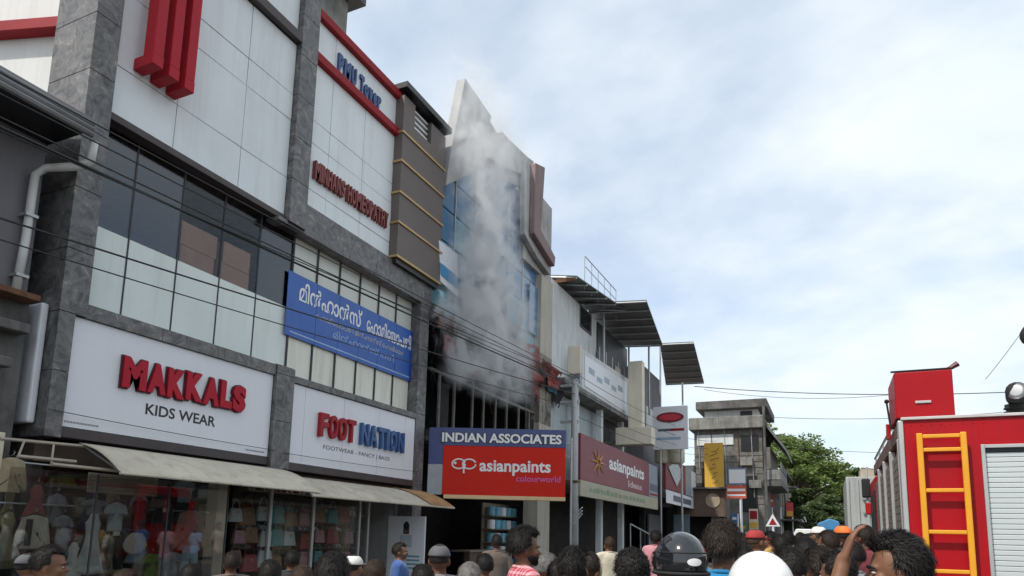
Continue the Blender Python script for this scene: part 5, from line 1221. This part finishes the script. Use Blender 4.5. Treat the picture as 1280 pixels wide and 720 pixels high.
# cab, chassis, wheels, lamps
cb_ = MB().prism([(fx0+.02, fy1+.1, .75), (fx0+.02, fy1+.1, 2.85), (fx0+.02, fy1+1.9, 2.85), (fx0+.02, fy1+2.3, 1.75), (fx0+.02, fy1+2.35, .75)], (2.36, 0, 0)).build('cab', M_FRED, ft, .04)
for x, s_ in ((fx0+.012, 0), (fx0+2.386, 0)): MB().box(x-.004, x+.012, fy1+.35, fy1+1.0, 1.7, 2.6).build('cab_window', M_BLACK, cb_, .01); MB().box(x-.004, x+.012, fy1+1.15, fy1+1.9, 1.7, 2.55).build('cab_window', M_BLACK, cb_, .01)
MB().prism([(fx0+.15, fy1+1.925, 2.80), (fx0+2.25, fy1+1.925, 2.80), (fx0+2.25, fy1+2.3, 1.80), (fx0+.15, fy1+2.3, 1.80)], (0, .012, .004)).build('windscreen', M_BLACK, cb_)
bx('chassis', M_RUB, ft, fx0+.5, fx1-.5, fy0+.1, fy1+2.2, .42, .74); bx('rear_bumper', M_SILV, ft, fx0+.02, fx1-.02, fy0-.1, fy0+.08, .5, .70, .015)
for x in (fx0+.16, fx1-.3):
    for q_ in range(2): bx('tail_lamp', M_LRL if q_ == 0 else mat('amber_lens', (.6,.22,.02), .2), ft, x, x+.14, fy0-.02, fy0-.002, .80+q_*.16, .93+q_*.16, .01)
for y_ in (fy0+1.6, fy1+1.2):
    for x in (fx0+.12, fx1-.42):
        wh = MB().lathe((x, y_, .5), [(.30, .0), (.46, .01), (.5, .05), (.5, .25), (.46, .29), (.30, .30)], 24, axis=(1, 0, 0)).build('wheel', M_RUB, ft, smooth=False)
        MB().lathe((x+.02, y_, .5), [(.05, 0), (.29, .03), (.29, .23), (.05, .26)], 18, axis=(1, 0, 0)).build('rim', M_SILV, wh)
    bx('wheel_arch', M_BLACK, ft, fx0+.058, fx0+.5, y_-.62, y_+.62, .72, .749)
my = fy1+2.0; mz = P(1084, 610, Y=my); MB().box(mz.x-.10, mz.x+.06, my, my+.12, mz.z-.2, mz.z+.2).build('mirror', M_RUB, ft, .03)
MB().tube([(mz.x, my+.06, mz.z+.2), (mz.x+.02, my+.06, mz.z+.42), (fx0+.1, my+.02, mz.z+.4)], .018, 6).build('mirror_arm', M_SILV, ft)
MB().box(mz.x-.05, mz.x+.1, my, my+.1, mz.z-.55, mz.z-.3).build('mirror', M_LRL, ft, .02)
bx('front_bumper', M_SILV, ft, fx0+.05, fx1-.05, fy1+2.36, fy1+2.5, .45, .75, .02)

# ------------------------------------------------------------------ other vehicles up the street
lr = thing('grey_lorry', 'grey box lorry with ribbed body and rear rungs ahead of the fire engine', 'lorry', (1.8, 31, 0))
gx = P(1057, 600, Y=28).x; gz = P(1057, 596, Y=28).z
M_LOR = mat('lorry_grey', (.38,.39,.38), .5, .1, 2, streak=.4)
bx('box_body', M_LOR, lr, gx, gx+2.3, 28, 33.5, 1.0, gz, .03)
for i in range(8): bx('rib', M_LOR, lr, gx+.02+i*.31, gx+.1+i*.31, 27.94, 27.995, 1.05, gz-.08)
for i in range(6): bx('rung', M_SILV, lr, gx+.5, gx+1.05, 27.86, 27.93, 1.2+i*.5, 1.24+i*.5)
bx('cab', mat('lorry_cab', (.5,.5,.48), .4), lr, gx+.1, gx+2.2, 33.6, 35.4, .7, gz-.7, .1); bx('windscreen', M_BLACK, lr, gx+.3, gx+2.0, 35.405, 35.42, 1.8, gz-.9)
bx('roof_rack', M_WOODFR, lr, gx+.5, gx+1.7, 28.2, 29.8, gz+.02, gz+.3)
for y_ in (29, 34.3):
    for x in (gx+.05, gx+1.95): MB().lathe((x, y_, .5), [(.2, 0), (.46, .01), (.5, .05), (.5, .25), (.46, .29), (.2, .30)], 20, axis=(1, 0, 0)).build('wheel', M_RUB, lr)
bt = thing('tarpaulin_truck', 'small truck with a blue tarpaulin cover far up the street', 'truck', (-.3, 41, 0))
ba, bb_ = P(1019, 648, Y=40), P(1052, 668, Y=40)
bx('load_body', M_PALEW, bt, ba.x+.05, bb_.x-.05, 40, 43, .8, bb_.z+.2, .03)
m = MB(); 
m.prism([(ba.x, 39.95, bb_.z+.2), (bb_.x, 39.95, bb_.z+.2), (bb_.x-.1, 39.95, ba.z-.15), (ba.x+.7, 39.95, ba.z), (ba.x+.12, 39.95, ba.z-.25)], (0, 3.1, 0)); m.build('tarpaulin', mat('blue_tarpaulin', (.06,.22,.45), .6, .15, 2), bt, .05)
bx('cab', M_PALEW, bt, ba.x+.1, bb_.x-.1, 43.1, 44.6, .6, 2.1, .1); bx('windscreen', M_BLACK, bt, ba.x+.2, bb_.x-.2, 44.605, 44.62, 1.3, 1.95)
for y_ in (40.6, 43.9):
    for x in (ba.x+.05, bb_.x-.3): MB().lathe((x, y_, .36), [(.15, 0), (.33, .01), (.36, .04), (.36, .18), (.33, .21), (.15, .22)], 18, axis=(1, 0, 0)).build('wheel', M_RUB, bt)

wv = thing('white_van', 'white van parked beyond the crowd beside the tarpaulin truck', 'van', (-1.5, 46, 0))
va, vb = P(991, 661, Y=46), P(1022, 690, Y=46)
MB().prism([(va.x, 46, .5), (va.x, 46, va.z-.35), (va.x+.18, 46, va.z), (vb.x-.18, 46, va.z), (vb.x, 46, va.z-.35), (vb.x, 46, .5)][::-1], (0, 4.2, 0)).build('body', mat('van_white', (.78,.78,.76), .35, .04, coat=.3), wv, .05)
bx('rear_window', M_BLACK, wv, va.x+.22, vb.x-.22, 45.97, 45.995, va.z-.75, va.z-.28, .01)
for x in (va.x+.06, vb.x-.2): bx('tail_lamp', M_LRL, wv, x, x+.14, 45.96, 45.995, .95, 1.3, .01)
for y_ in (46.7, 49.4):
    for x in (va.x+.02, vb.x-.24): MB().lathe((x, y_, .34), [(.15, 0), (.31, .01), (.34, .04), (.34, .17), (.31, .2), (.15, .21)], 18, axis=(1, 0, 0)).build('wheel', M_RUB, wv)
# ------------------------------------------------------------------ people
def remeshed(mb, voxel, it=4):
    """one continuous skin over a set of overlapping closed shapes"""
    me = bpy.data.meshes.new('r'); me.from_pydata(mb.v, [], mb.f)
    bm = bmesh.new(); bm.from_mesh(me); bmesh.ops.recalc_face_normals(bm, faces=bm.faces); bm.to_mesh(me); bm.free()
    ob = bpy.data.objects.new('r', me); COL.objects.link(ob)
    r = ob.modifiers.new('r', 'REMESH'); r.mode = 'VOXEL'; r.voxel_size = voxel
    s = ob.modifiers.new('s', 'SMOOTH'); s.factor = .5; s.iterations = it
    dg = bpy.context.evaluated_depsgraph_get(); out_ = bpy.data.meshes.new_from_object(ob.evaluated_get(dg))
    bpy.data.objects.remove(ob); bpy.data.meshes.remove(me)
    out_.polygons.foreach_set('use_smooth', [True]*len(out_.polygons)); return out_
def cap(mb, a, b, r0, r1, n=12):
    a, b = Vector(a), Vector(b); d = (b-a).normalized(); pts = []; rs = []
    for k in (80, 55, 25): pts.append(a-d*r0*math.sin(R(k))); rs.append(r0*math.cos(R(k)))
    pts += [a, b]; rs += [r0, r1]
    for k in (25, 55, 80): pts.append(b+d*r1*math.sin(R(k))); rs.append(r1*math.cos(R(k)))
    mb.tube(pts, rs, n)
def loft(mb, rings, n=20):
    vs = []; fs = []
    for (z, cy_, rx, ry) in rings:
        for k in range(n):
            a = 2*math.pi*k/n; vs.append((rx*math.cos(a), cy_+ry*math.sin(a), z))
    for i in range(len(rings)-1):
        for k in range(n): fs.append((i*n+k, i*n+(k+1) % n, (i+1)*n+(k+1) % n, (i+1)*n+k))
    fs += [tuple(range(n-1, -1, -1)), tuple(range((len(rings)-1)*n, len(rings)*n))]; mb.add(vs, fs)
HC = Vector((0, -.012, 1.605))
TORSO = [(.84,0,.15,.105),(.92,0,.165,.115),(1.04,0,.15,.108),(1.18,.005,.165,.115),(1.30,.005,.185,.118),(1.39,-.005,.17,.10),(1.44,-.012,.11,.08),(1.47,-.014,.06,.06)]
def hand(mb, wr, d, pn, side, curl=.5, s=1.0):
    """palm, four unequal bent fingers and a thumb from the side of the palm"""
    d = Vector(d).normalized(); pn = Vector(pn); pn = (pn-d*pn.dot(d)).normalized(); lat = d.cross(pn)*side; wr = Vector(wr)
    for q_ in (-1, -.33, .33, 1): cap(mb, wr+lat*q_*.018, wr+d*.085+lat*q_*.030, .016, .012, 8)
    for i, (q_, ln) in enumerate(((1.0, .068), (.36, .078), (-.32, .073), (-1.0, .056))):
        p = wr+d*.088+lat*q_*.031; dd = d.copy()
        for sg_, f in enumerate((.45, .32, .25)):
            dd = (dd+pn*-curl*(.35+.25*sg_)).normalized(); e_ = p+dd*ln*f; cap(mb, p, e_, .0095-.001*sg_, .0088-.001*sg_, 7); p = e_
    p = wr+lat*.028+d*.018; e_ = p+(lat*.8+d*.75-pn*.3).normalized()*.045; cap(mb, p, e_, .013, .011, 8); cap(mb, e_, e_+(d+lat*.15-pn*.4).normalized()*.035, .0105, .009, 8)
def body_shapes(pose):
    b = MB(); loft(b, TORSO)
    b.ball(HC, .074, .096, .100, 20, 14); b.ball((0, .022, 1.548), .056, .066, .068, 16, 10); b.ball((0, .062, 1.502), .026, .024, .022)       # skull, jaw, chin
    b.ball((0, .072, 1.60), .052, .02, .018)                                                                       # brow
    b.ball((0, .098, 1.556), .013, .020, .014); cap(b, (0, .082, 1.588), (0, .100, 1.560), .008, .011, 8)              # nose
    b.ball((0, .086, 1.523), .022, .010, .006); b.ball((0, .084, 1.512), .019, .010, .006)                             # lips
    for s in (-1, 1):
        b.ball((s*.042, .062, 1.555), .024, .022, .022)                                                               # cheeks
        b.ball((s*.078, -.012, 1.572), .010, .022, .031); b.ball((s*.074, -.006, 1.548), .010, .012, .012)              # ears
    cap(b, (0, -.022, 1.40), (0, -.004, 1.53), .060, .054)
    for s in (-1, 1):
        cap(b, (s*.02, -.015, 1.445), (s*.165, -.008, 1.405), .045, .052)
        el, wr, hd, pn, curl = pose[s]
        sh_ = (s*.185, -.005, 1.395); cap(b, sh_, el, .050, .040); cap(b, el, wr, .039, .027); hand(b, wr, hd, pn, s, curl)
        cap(b, (s*.088, 0, .88), (s*.10, .01, .49), .082, .054); cap(b, (s*.10, .01, .49), (s*.105, -.015, .09), .056, .036); cap(b, (s*.105, -.03, .045), (s*.12, .12, .03), .038, .026)
    return b
def shirt_shapes(pose, full=False):
    b = MB(); loft(b, [(.80,0,.178,.128),(.92,0,.182,.130),(1.04,0,.168,.124),(1.18,.005,.180,.130),(1.30,.005,.200,.134),(1.385,-.004,.188,.116),(1.432,-.012,.125,.092),(1.462,-.014,.076,.076)])
    for s in (-1, 1):
        el, wr = Vector(pose[s][0]), Vector(pose[s][1]); sh_ = Vector((s*.185, -.005, 1.395))
        cap(b, (s*.03, -.015, 1.435), (s*.17, -.008, 1.405), .054, .064)
        if full: cap(b, sh_, el, .064, .052); cap(b, el, el.lerp(wr, .9), .052, .038)
        else: cap(b, sh_, sh_.lerp(el, .72), .066, .060)
    return b
def trouser_shapes():
    b = MB(); loft(b, [(.80,0,.165,.122),(.90,0,.176,.126),(1.0,0,.168,.122)])
    for s in (-1, 1): cap(b, (s*.088, 0, .86), (s*.10, .01, .49), .098, .075); cap(b, (s*.10, .01, .49), (s*.105, -.012, .13), .075, .062)
    return b
down = lambda s: ((s*.235, -.03, 1.12), (s*.255, .05, .88), (s*.04, .12, -1), (-s, 0, 0), .35)
fwd = lambda s: ((s*.24, .06, 1.14), (s*.10, .28, 1.28), (-s*.25, .4, .9), (0, -1, .4), .6)
POSES = {'stand': {-1: down(-1), 1: down(1)}, 'phone': {-1: fwd(-1), 1: fwd(1)},
         'hand_on_head': {1: down(1), -1: ((-.15, .27, 1.33), (-.085, .185, 1.63), (.14, -.36, .92), (-.05, .94, .32), .62)}}
def hair_mesh(style, seed):
    r = random.Random(seed); vs = []; fs = []; nu, nv = 72, 44
    infl = {'short': .010, 'bushy': .020, 'long': .016, 'curly': .017, 'crop': .003}[style]
    for j in range(nv+1):
        th = math.pi*j/nv
        for i in range(nu):
            a = 2*math.pi*i/nu; d = Vector((math.sin(th)*math.cos(a), math.sin(th)*math.sin(a), math.cos(th)))
            p = Vector((d.x*.074, d.y*.096, d.z*.100))
            wob = .05*noise.noise(d*9+Vector((0, 0, seed)))
            face = min(d.y-.30, .52+.18*abs(d.x)-d.z)+wob; low = (-.42+.40*max(0, min(1, (d.y+.35)/.5)))-d.z+wob
            bare = max(face, low); bare = max(0, min(1, (bare+.05)/.10)); bare = bare*bare*(3-2*bare)
            n_ = noise.noise(d*5+Vector((seed, 0, 0)))*.6+noise.noise(d*13+Vector((0, seed, 0)))*.4
            k = infl*(1+.55*n_)+(.010*max(0, d.z) if style != 'short' else .006*max(0, d.z))
            k = k*(1-bare)-.020*bare
            if style == 'long' and d.y < .25 and d.z < -.1: k = .018+.008*n_
            q_ = HC+p+d*k
            if style == 'long' and d.y < .15 and d.z < -.35: q_.z -= .16*(-d.z-.35)/.65; q_.y -= .012
            vs.append(q_)
    for j in range(nv):
        for i in range(nu): fs.append((j*nu+i, j*nu+(i+1) % nu, (j+1)*nu+(i+1) % nu, (j+1)*nu+i))
    # loose tufts break the outline
    nt_ = {'short': 5000, 'bushy': 6500, 'long': 5000, 'curly': 6500, 'crop': 0}[style]; ln = {'short': .020, 'bushy': .034, 'long': .045, 'curly': .022, 'crop': .01}[style]
    base = len(vs)
    for _ in range(nt_):
        k = r.randrange(nu*(nv+1)); p = vs[k]; d = (p-HC).normalized()
        if (Vector(((p-HC).x/.074, (p-HC).y/.096, (p-HC).z/.1))).length < 1.03: continue
        t_ = d.cross(Vector((r.gauss(0, 1), r.gauss(0, 1), r.gauss(0, 1)))).normalized(); comb = Vector((.5*noise.noise(d*3), -.9*max(0, d.z)+.3*noise.noise(d*4+Vector((5, 0, 0))), -.9+.5*max(0, d.z))); comb -= d*comb.dot(d)
        flow = (d*r.uniform(.2, .5)+comb*(.2 if style == 'curly' else 1.0)+t_*r.uniform(0, .9 if style == 'curly' else .45)).normalized()
        o = len(vs); w_ = flow.cross(d).normalized()*r.uniform(.0010, .0020); l_ = ln*r.uniform(.5, 1.3); mid = p+flow*l_*.55+d*.004
        vs += [p-w_, p+w_, mid+w_*.7, mid-w_*.7, p+(flow+t_*.3-d*.3).normalized()*l_]; fs += [(o, o+1, o+2, o+3), (o+3, o+2, o+4)]
    me = bpy.data.meshes.new('hair'); me.from_pydata([tuple(v) for v in vs], [], fs); me.polygons.foreach_set('use_smooth', [True]*len(fs)); return me
def dome(mb, rx, ry, rz, zc, zcut, nu=32, nv=14, yo=0.0, th=.006):
    """open shell: part of an ellipsoid above a cut, with thickness"""
    tmax = math.acos(max(-1, min(1, zcut/rz))); vs = []; fs = []
    for lay in (0, -th):
        for j in range(nv+1):
            t = tmax*j/nv
            for i in range(nu):
                a = 2*math.pi*i/nu; vs.append((HC.x+(rx+lay)*math.sin(t)*math.cos(a), HC.y+yo+(ry+lay)*math.sin(t)*math.sin(a), zc+(rz+lay)*math.cos(t)))
    N_ = (nv+1)*nu
    for o in (0, N_):
        for j in range(nv):
            for i in range(nu): fs.append((o+j*nu+i, o+j*nu+(i+1) % nu, o+(j+1)*nu+(i+1) % nu, o+(j+1)*nu+i))
    for i in range(nu): fs.append((nv*nu+i, nv*nu+(i+1) % nu, N_+nv*nu+(i+1) % nu, N_+nv*nu+i))
    mb.add(vs, fs)
BODY = {k: remeshed(body_shapes(v), .0075 if k == 'hand_on_head' else .0105, 3) for k, v in POSES.items()}
SHIRT = {(k, f): remeshed(shirt_shapes(v, f), .016, 5) for k, v in POSES.items() for f in (False, True) if not (f and k == 'hand_on_head')}
TROU = remeshed(trouser_shapes(), .018, 4)
HAIR = {(s, k): hair_mesh(s, k*3+1) for s in ('short', 'bushy', 'long', 'curly', 'crop') for k in range(2)}
eye = MB(); 
for s in (-1, 1): eye.ball((s*.031, .0765, 1.580), .0125, .0115, .0062)
pup = MB()
for s in (-1, 1): pup.ball((s*.031, .0862, 1.580), .0058, .0028, .0056, 8, 6)
def mk(mb): 
    me = bpy.data.meshes.new('m'); me.from_pydata(mb.v, [], mb.f); me.polygons.foreach_set('use_smooth', [True]*len(mb.f)); return me
EYE_M, PUP_M = mk(eye), mk(pup)
brow = MB()
for s in (-1, 1): brow.tube([(s*.014, .093, 1.598), (s*.034, .090, 1.604), (s*.052, .075, 1.598)], [.004, .005, .002], 6)
BROW_M = mk(brow)
bd = MB(); bd.ball((0, .030, 1.528), .060, .064, .050, 16, 10); bd.ball((0, .070, 1.497), .030, .026, .026); bd.ball((0, .092, 1.533), .022, .010, .005)
BEARD_M = remeshed(bd, .008, 2)
hb = MB(); dome(hb, .128, .152, .150, 1.605, -.055, th=.012); HELM_M = mk(hb)
hv = MB(); dome(hv, .134, .158, .060, 1.60, .0, nv=6, th=.01); 
cp = MB(); dome(cp, .086, .108, .092, 1.622, .0, th=.006); cp.prism([(-.07, .085, 1.622), (.07, .085, 1.622), (.055, .165, 1.612), (0, .178, 1.610), (-.055, .165, 1.612)], (0, 0, .006)); CAP_M = mk(cp)
col_ = MB(); col_.tube([(.066*math.cos(a), -.012+.062*math.sin(a), 1.458+.012*math.sin(-a)) for a in [i*math.pi/10 for i in range(21)]], .013, 6, cap=False); COLLAR_M = mk(col_)
rim_ = MB(); rim_.tube([(.130*math.cos(a), -.012+.154*math.sin(a), 1.552) for a in [i*math.pi/12 for i in range(25)]], .010, 6, cap=False); RIM_M = mk(rim_)
stk = MB(); dome(stk, .1285, .1525, .1505, 1.605, -.05, th=.001); 
SK = [mat('skin_%d' % i, c, .5, .10, 9, local=True, spec=.35) for i, c in enumerate(((.20,.095,.055), (.14,.065,.038), (.27,.14,.085)))]
HM = {'soft': mat('hair_dark_brown', (.030,.021,.016), .6, .4, 30, local=True, spec=.3), 'black': mat('hair_black', (.016,.013,.012), .6, .4, 30, local=True, spec=.3), 'brown': mat('hair_brown', (.05,.028,.017), .75, .3, 30, local=True), 'grey': mat('hair_grey', (.22,.21,.20), .6, .4, 30, local=True)}
M_EYE = mat('eye_white', (.42,.38,.35), .4); M_TRS = [mat('trousers_%d' % i, c, .9, .15, 10, local=True) for i, c in enumerate(((.03,.035,.06), (.08,.07,.06), (.25,.24,.22)))]
def cloth(name, c):
    return mat('shirt_'+name, c, .85, .10, 9, bump=.25, bscale=18, local=True, sheen=.2)
def plaid():
    m = mat('shirt_red_plaid', (.45,.06,.09), .85, .05, 5, local=True); t = m.node_tree; b = t.nodes['Principled BSDF']
    tcn = t.nodes.new('ShaderNodeTexCoord'); fac = None
    for k, (d_, sc_) in enumerate((('X', 24), ('Z', 24))):
        w_ = t.nodes.new('ShaderNodeTexWave'); w_.wave_type = 'BANDS'; w_.bands_direction = d_; w_.inputs['Scale'].default_value = sc_/3; t.links.new(tcn.outputs['Object'], w_.inputs['Vector'])
        r_ = t.nodes.new('ShaderNodeValToRGB'); r_.color_ramp.elements[0].position = .55; r_.color_ramp.elements[1].position = .75; t.links.new(w_.outputs['Fac'], r_.inputs[0])
        if fac is None: fac = r_.outputs[0]
        else:
            a_ = t.nodes.new('ShaderNodeMath'); a_.operation = 'ADD'; t.links.new(fac, a_.inputs[0]); t.links.new(r_.outputs[0], a_.inputs[1]); h_ = t.nodes.new('ShaderNodeMath'); h_.operation = 'MULTIPLY'; h_.inputs[1].default_value = .45; t.links.new(a_.outputs[0], h_.inputs[0]); fac = h_.outputs[0]
    x = t.nodes.new('ShaderNodeMix'); x.data_type = 'RGBA'; t.links.new(fac, x.inputs[0]); x.inputs[6].default_value = (.42,.05,.08,1); x.inputs[7].default_value = (.72,.45,.48,1)
    for l in list(b.inputs['Base Color'].links): t.links.remove(l)
    t.links.new(x.outputs[2], b.inputs['Base Color']); return m
def child(name, me, m, par):
    o = bpy.data.objects.new(name, me)
    if not me.materials: me.materials.append(None)
    COL.objects.link(o); o.parent = par; o.material_slots[0].link = 'OBJECT'; o.material_slots[0].material = m; return o
FWD = Vector((-math.sin(YAW), math.cos(YAW), 0))
PEOPLE = 0
def person(px, ytop, depth, face, shirt, label, hair='short', hc='black', pose='stand', acc=None, full=False, skin=0, extra=.0, beard=False, group=None, minh=1.40):
    global PEOPLE
    d = cam_to_world(((px-CX)/F_PX, -(ytop-CY)/F_PX, -1.0)); t_ = depth/d.dot(FWD); top = Vector((d.x*t_, d.y*t_, EYE+d.z*t_))
    g = .11 if top.x < -6.45 else 0.0
    hgt = max(minh, min(1.86, top.z-g)); topl = {'helmet': 1.757, 'cap': 1.716}.get(acc[0] if acc else None, {'short': 1.722, 'bushy': 1.745, 'long': 1.73, 'curly': 1.74}[hair])
    sc = hgt/topl
    r = thing('person', label, 'person', (top.x, top.y, g), group); r.scale = (sc*(1 if sc > .9 else 1.04),)*2+(sc,); r.rotation_euler.z = YAW+R(face)
    b = child('body', BODY[pose], SK[skin], r)
    child('shirt', SHIRT[(pose, full and pose != 'hand_on_head')], shirt, r); child('trousers', TROU, M_TRS[PEOPLE % 3], r); child('collar', COLLAR_M, shirt, r)
    child('eyes', EYE_M, M_EYE, r); child('pupils', PUP_M, M_BLACK, r); child('eyebrows', BROW_M, HM['black'], r)
    if beard: child('beard', BEARD_M, HM['black'], r)
    hc = ('black', 'black', 'soft', 'black', 'brown')[PEOPLE % 5] if hc == 'black' and hair != 'curly' else hc
    if not (acc and acc[0] == 'helmet'): child('hair', HAIR[(hair, PEOPLE % 2)] if not acc else HAIR[('crop', PEOPLE % 2)], HM[hc], r)
    if acc:
        kind, m = acc; o = child(kind, {'helmet': HELM_M, 'cap': CAP_M}[kind], m, r)
        if kind == 'helmet': child('rim', RIM_M, M_RUB if m is not M_HWHITE else m, o)
    PEOPLE += 1; return r
M_HBLACK = mat('helmet_black', (.012,.013,.016), .12, .1, 5, coat=.8, local=True); M_HWHITE = mat('helmet_white', (.78,.80,.80), .25, .02, 5, coat=.4, local=True); M_CGREY = mat('cap_grey', (.10,.10,.11), .8, local=True); M_CWHITE = mat('cap_white', (.7,.68,.64), .8, local=True); M_CRED = mat('cap_red', (.34,.03,.03), .8, local=True); M_CORG = mat('cap_orange', (.75,.17,.03), .7, local=True)
wht = cloth('white', (.68,.68,.66)); gry = cloth('grey', (.24,.24,.25)); blu = cloth('blue', (.04,.10,.30)); sky_ = cloth('light_blue', (.30,.42,.66)); tel = cloth('bright_blue', (.01,.22,.46)); brn = cloth('brown', (.13,.10,.08)); blk = cloth('black', (.02,.02,.022)); mar = cloth('maroon', (.20,.03,.04)); grn = cloth('green', (.07,.16,.08)); yel = cloth('mustard', (.45,.28,.06)); crm = cloth('cream', (.58,.52,.40)); nav = cloth('navy', (.03,.045,.11)); pnk = cloth('pink', (.55,.25,.28))
person(66, 682, 4.1, -70, wht, 'dark haired person in a white shirt in front of the kids clothes display', full=True)
person(38, 699, 5.2, -30, gry, 'person in a grey cap beside the white shirted person by the kids display', acc=('cap', M_CGREY))
person(290, 690, 6.4, 40, brn, 'person in a brown shirt before the footwear shop glass', skin=1)
person(366, 688, 7.2, 20, blk, 'person in black at the footwear shop door', skin=1)
person(379, 707, 4.4, 10, crm, 'short brown haired person in cream before the footwear shop', hc='brown', minh=1.36)
person(418, 689, 3.7, 5, nav, 'person with thick black hair in navy below the rusted awning end', hair='bushy')
person(443, 693, 5.6, -20, wht, 'person in a white cap in front of the footwear shop frames', acc=('cap', M_CWHITE))
person(501, 678, 8.6, -85, blu, 'person in a blue shirt facing right beside the white poster', full=True, minh=1.45)
person(550, 680, 5.0, 0, gry, 'person in a dark grey cap and grey shirt under the red paint sign', acc=('cap', M_CGREY), skin=1)
person(587, 703, 4.6, 10, sky_, 'short grey haired person below the red paint sign', hc='grey', minh=1.38)
person(621, 668, 10.2, 15, brn, 'person in dull brown standing in the shade under the red paint sign', skin=1)
person(657, 656, 4.5, -75, plaid(), 'bearded person in a red plaid shirt facing right', hair='bushy', beard=True)
person(684, 691, 5.2, -60, pnk, 'older grey haired person behind the red plaid shirt', hc='grey', minh=1.42)
person(719, 685, 4.3, -45, blk, 'person with long black hair in front of the utility pole', hair='long', minh=1.42)
person(761, 671, 11.0, 20, crm, 'person in a cream shirt on the pavement under the maroon board')
person(788, 685, 3.6, 15, nav, 'person with curly black hair in navy next to the black helmet', hair='curly')
hm = person(849, 664, 3.3, 12, blk, 'rider in a glossy black helmet with a white sticker', acc=('helmet', M_HBLACK), full=True)
person(903, 649, 3.7, -25, tel, 'tall person with bushy black hair in a bright blue shirt', hair='bushy')
person(948, 688, 2.75, 10, wht, 'rider in a plain white helmet', acc=('helmet', M_HWHITE), full=True)
person(945, 661, 7.0, -60, gry, 'person in a red cap behind the white helmet', acc=('cap', M_CRED))
person(974, 668, 7.4, 10, blk, 'person in black behind and right of the white helmet', full=True)
person(1004, 672, 4.6, 20, sky_, 'person with black hair in a light blue shirt between helmet and fire engine')
person(1034, 663, 6.8, 30, nav, 'person in navy holding up a phone near the orange cap', pose='phone')
person(1052, 656, 8.2, 10, blk, 'person in a bright orange cap near the fire engine', acc=('cap', M_CORG))
person(1022, 657, 9.2, 20, wht, 'person in a white cap and shirt before the tarpaulin truck', acc=('cap', M_CWHITE))
person(1063, 677, 5.6, 40, gry, 'person in a grey shirt just behind the hand on head person', full=True)
person(1116, 662, 2.55, 70, blk, 'black haired person facing left with one hand raised to the head', hair='bushy', pose='hand_on_head', skin=0)
person(1078, 656, 7.6, 30, mar, 'person in maroon close to the fire engine side', skin=1)
for (a, b, dp, fc, m_, lb, kw) in (
    (338, 700, 4.8, 30, grn, 'person in a green shirt before the footwear shop windows', {}), (470, 700, 5.0, -15, mar, 'person in a maroon shirt left of the white poster', {'skin': 1}),
    (528, 706, 4.4, 25, crm, 'short person in a cream shirt right of the white poster', {'minh': 1.36}), (605, 692, 6.0, 30, gry, 'person in grey under the middle of the red paint sign', {}),
    (736, 690, 5.4, 20, brn, 'person in brown between the utility pole and the curly haired person', {'skin': 1}), (830, 684, 5.0, 5, grn, 'person in green just beyond the black helmet', {'hair': 'bushy'}),
    (868, 674, 6.0, 15, yel, 'person in mustard between the black helmet and the bright blue shirt', {}), (925, 680, 5.0, 35, mar, 'person in maroon between the bright blue shirt and the white helmet', {'skin': 1}),
    (985, 684, 3.9, 15, wht, 'person in a white shirt right beside the white helmet', {}), (1022, 682, 4.2, 25, gry, 'person in grey with raised hands next to the light blue shirt', {'hair': 'bushy', 'pose': 'phone', 'full': True}),
    (1043, 688, 3.9, 35, nav, 'person in navy left of the raised arm', {'hair': 'curly'}), (160, 712, 4.6, -40, yel, 'short person in mustard below the kids clothes display', {'minh': 1.3}),
    (240, 706, 5.0, 20, nav, 'person in navy beside the beige shop pillar', {'minh': 1.36}), (700, 700, 4.6, -30, grn, 'person in green in front of the older grey haired person', {'minh': 1.4})):
    person(a, b, dp, fc, m_, lb, **kw)
rc = random.Random(9)
names = ['white', 'grey', 'blue', 'green', 'mustard', 'maroon', 'cream', 'navy', 'brown', 'black', 'light blue', 'pink']; cl = [wht, gry, blu, grn, yel, mar, crm, nav, brn, blk, sky_, pnk]
spots = [(928, 9.5), (985, 10.5), (1000, 12.5), (940, 13.0), (962, 11.5), (1046, 11.0), (1012, 15.0), (1032, 16.5), (975, 17.0), (955, 19.0), (1062, 14.5), (820, 12.5)]
for (nm, m, (px_, dp)) in zip(names, cl, spots):
    person(px_, 676-.5-rc.uniform(0, .16)*F_PX/dp+(px_-1000)*.02, dp, rc.uniform(-30, 60), m, 'person in a %s shirt in the crowd further up the street' % nm, hair=rc.choice(['short', 'bushy', 'curly']), skin=rc.randrange(3), group='crowd up the street', minh=1.5)
# sticker and visor line on the black helmet
hl = [c for c in hm.children if c.name.startswith('helmet')][0]
ang0 = R(-90); mb = MB(); vs = []; fs = []
for j in range(7):
    for i in range(15):
        u = (i-7)/7; v = (j-3)/3; k = math.sqrt(max(0, 1-u*u)); a = ang0+u*.30; t = math.pi/2-.03+v*.12*k
        vs.append((HC.x+.1295*math.sin(t)*math.cos(a), HC.y+.1535*math.sin(t)*math.sin(a), 1.605+.151*math.cos(t)))
for j in range(6):
    for i in range(14): fs.append((j*15+i, j*15+i+1, (j+1)*15+i+1, (j+1)*15+i))
mb.add(vs, fs); child('sticker', mk(mb), M_PRINTW, hl)
mb = MB(); mb.tube([(.1285*math.sin(1.25)*math.cos(a), HC.y+.1525*math.sin(1.25)*math.sin(a), 1.605+.15*math.cos(1.25)) for a in [i*math.pi/12 for i in range(25)]], .004, 5, cap=False); child('seam', mk(mb), M_RUB, hl)
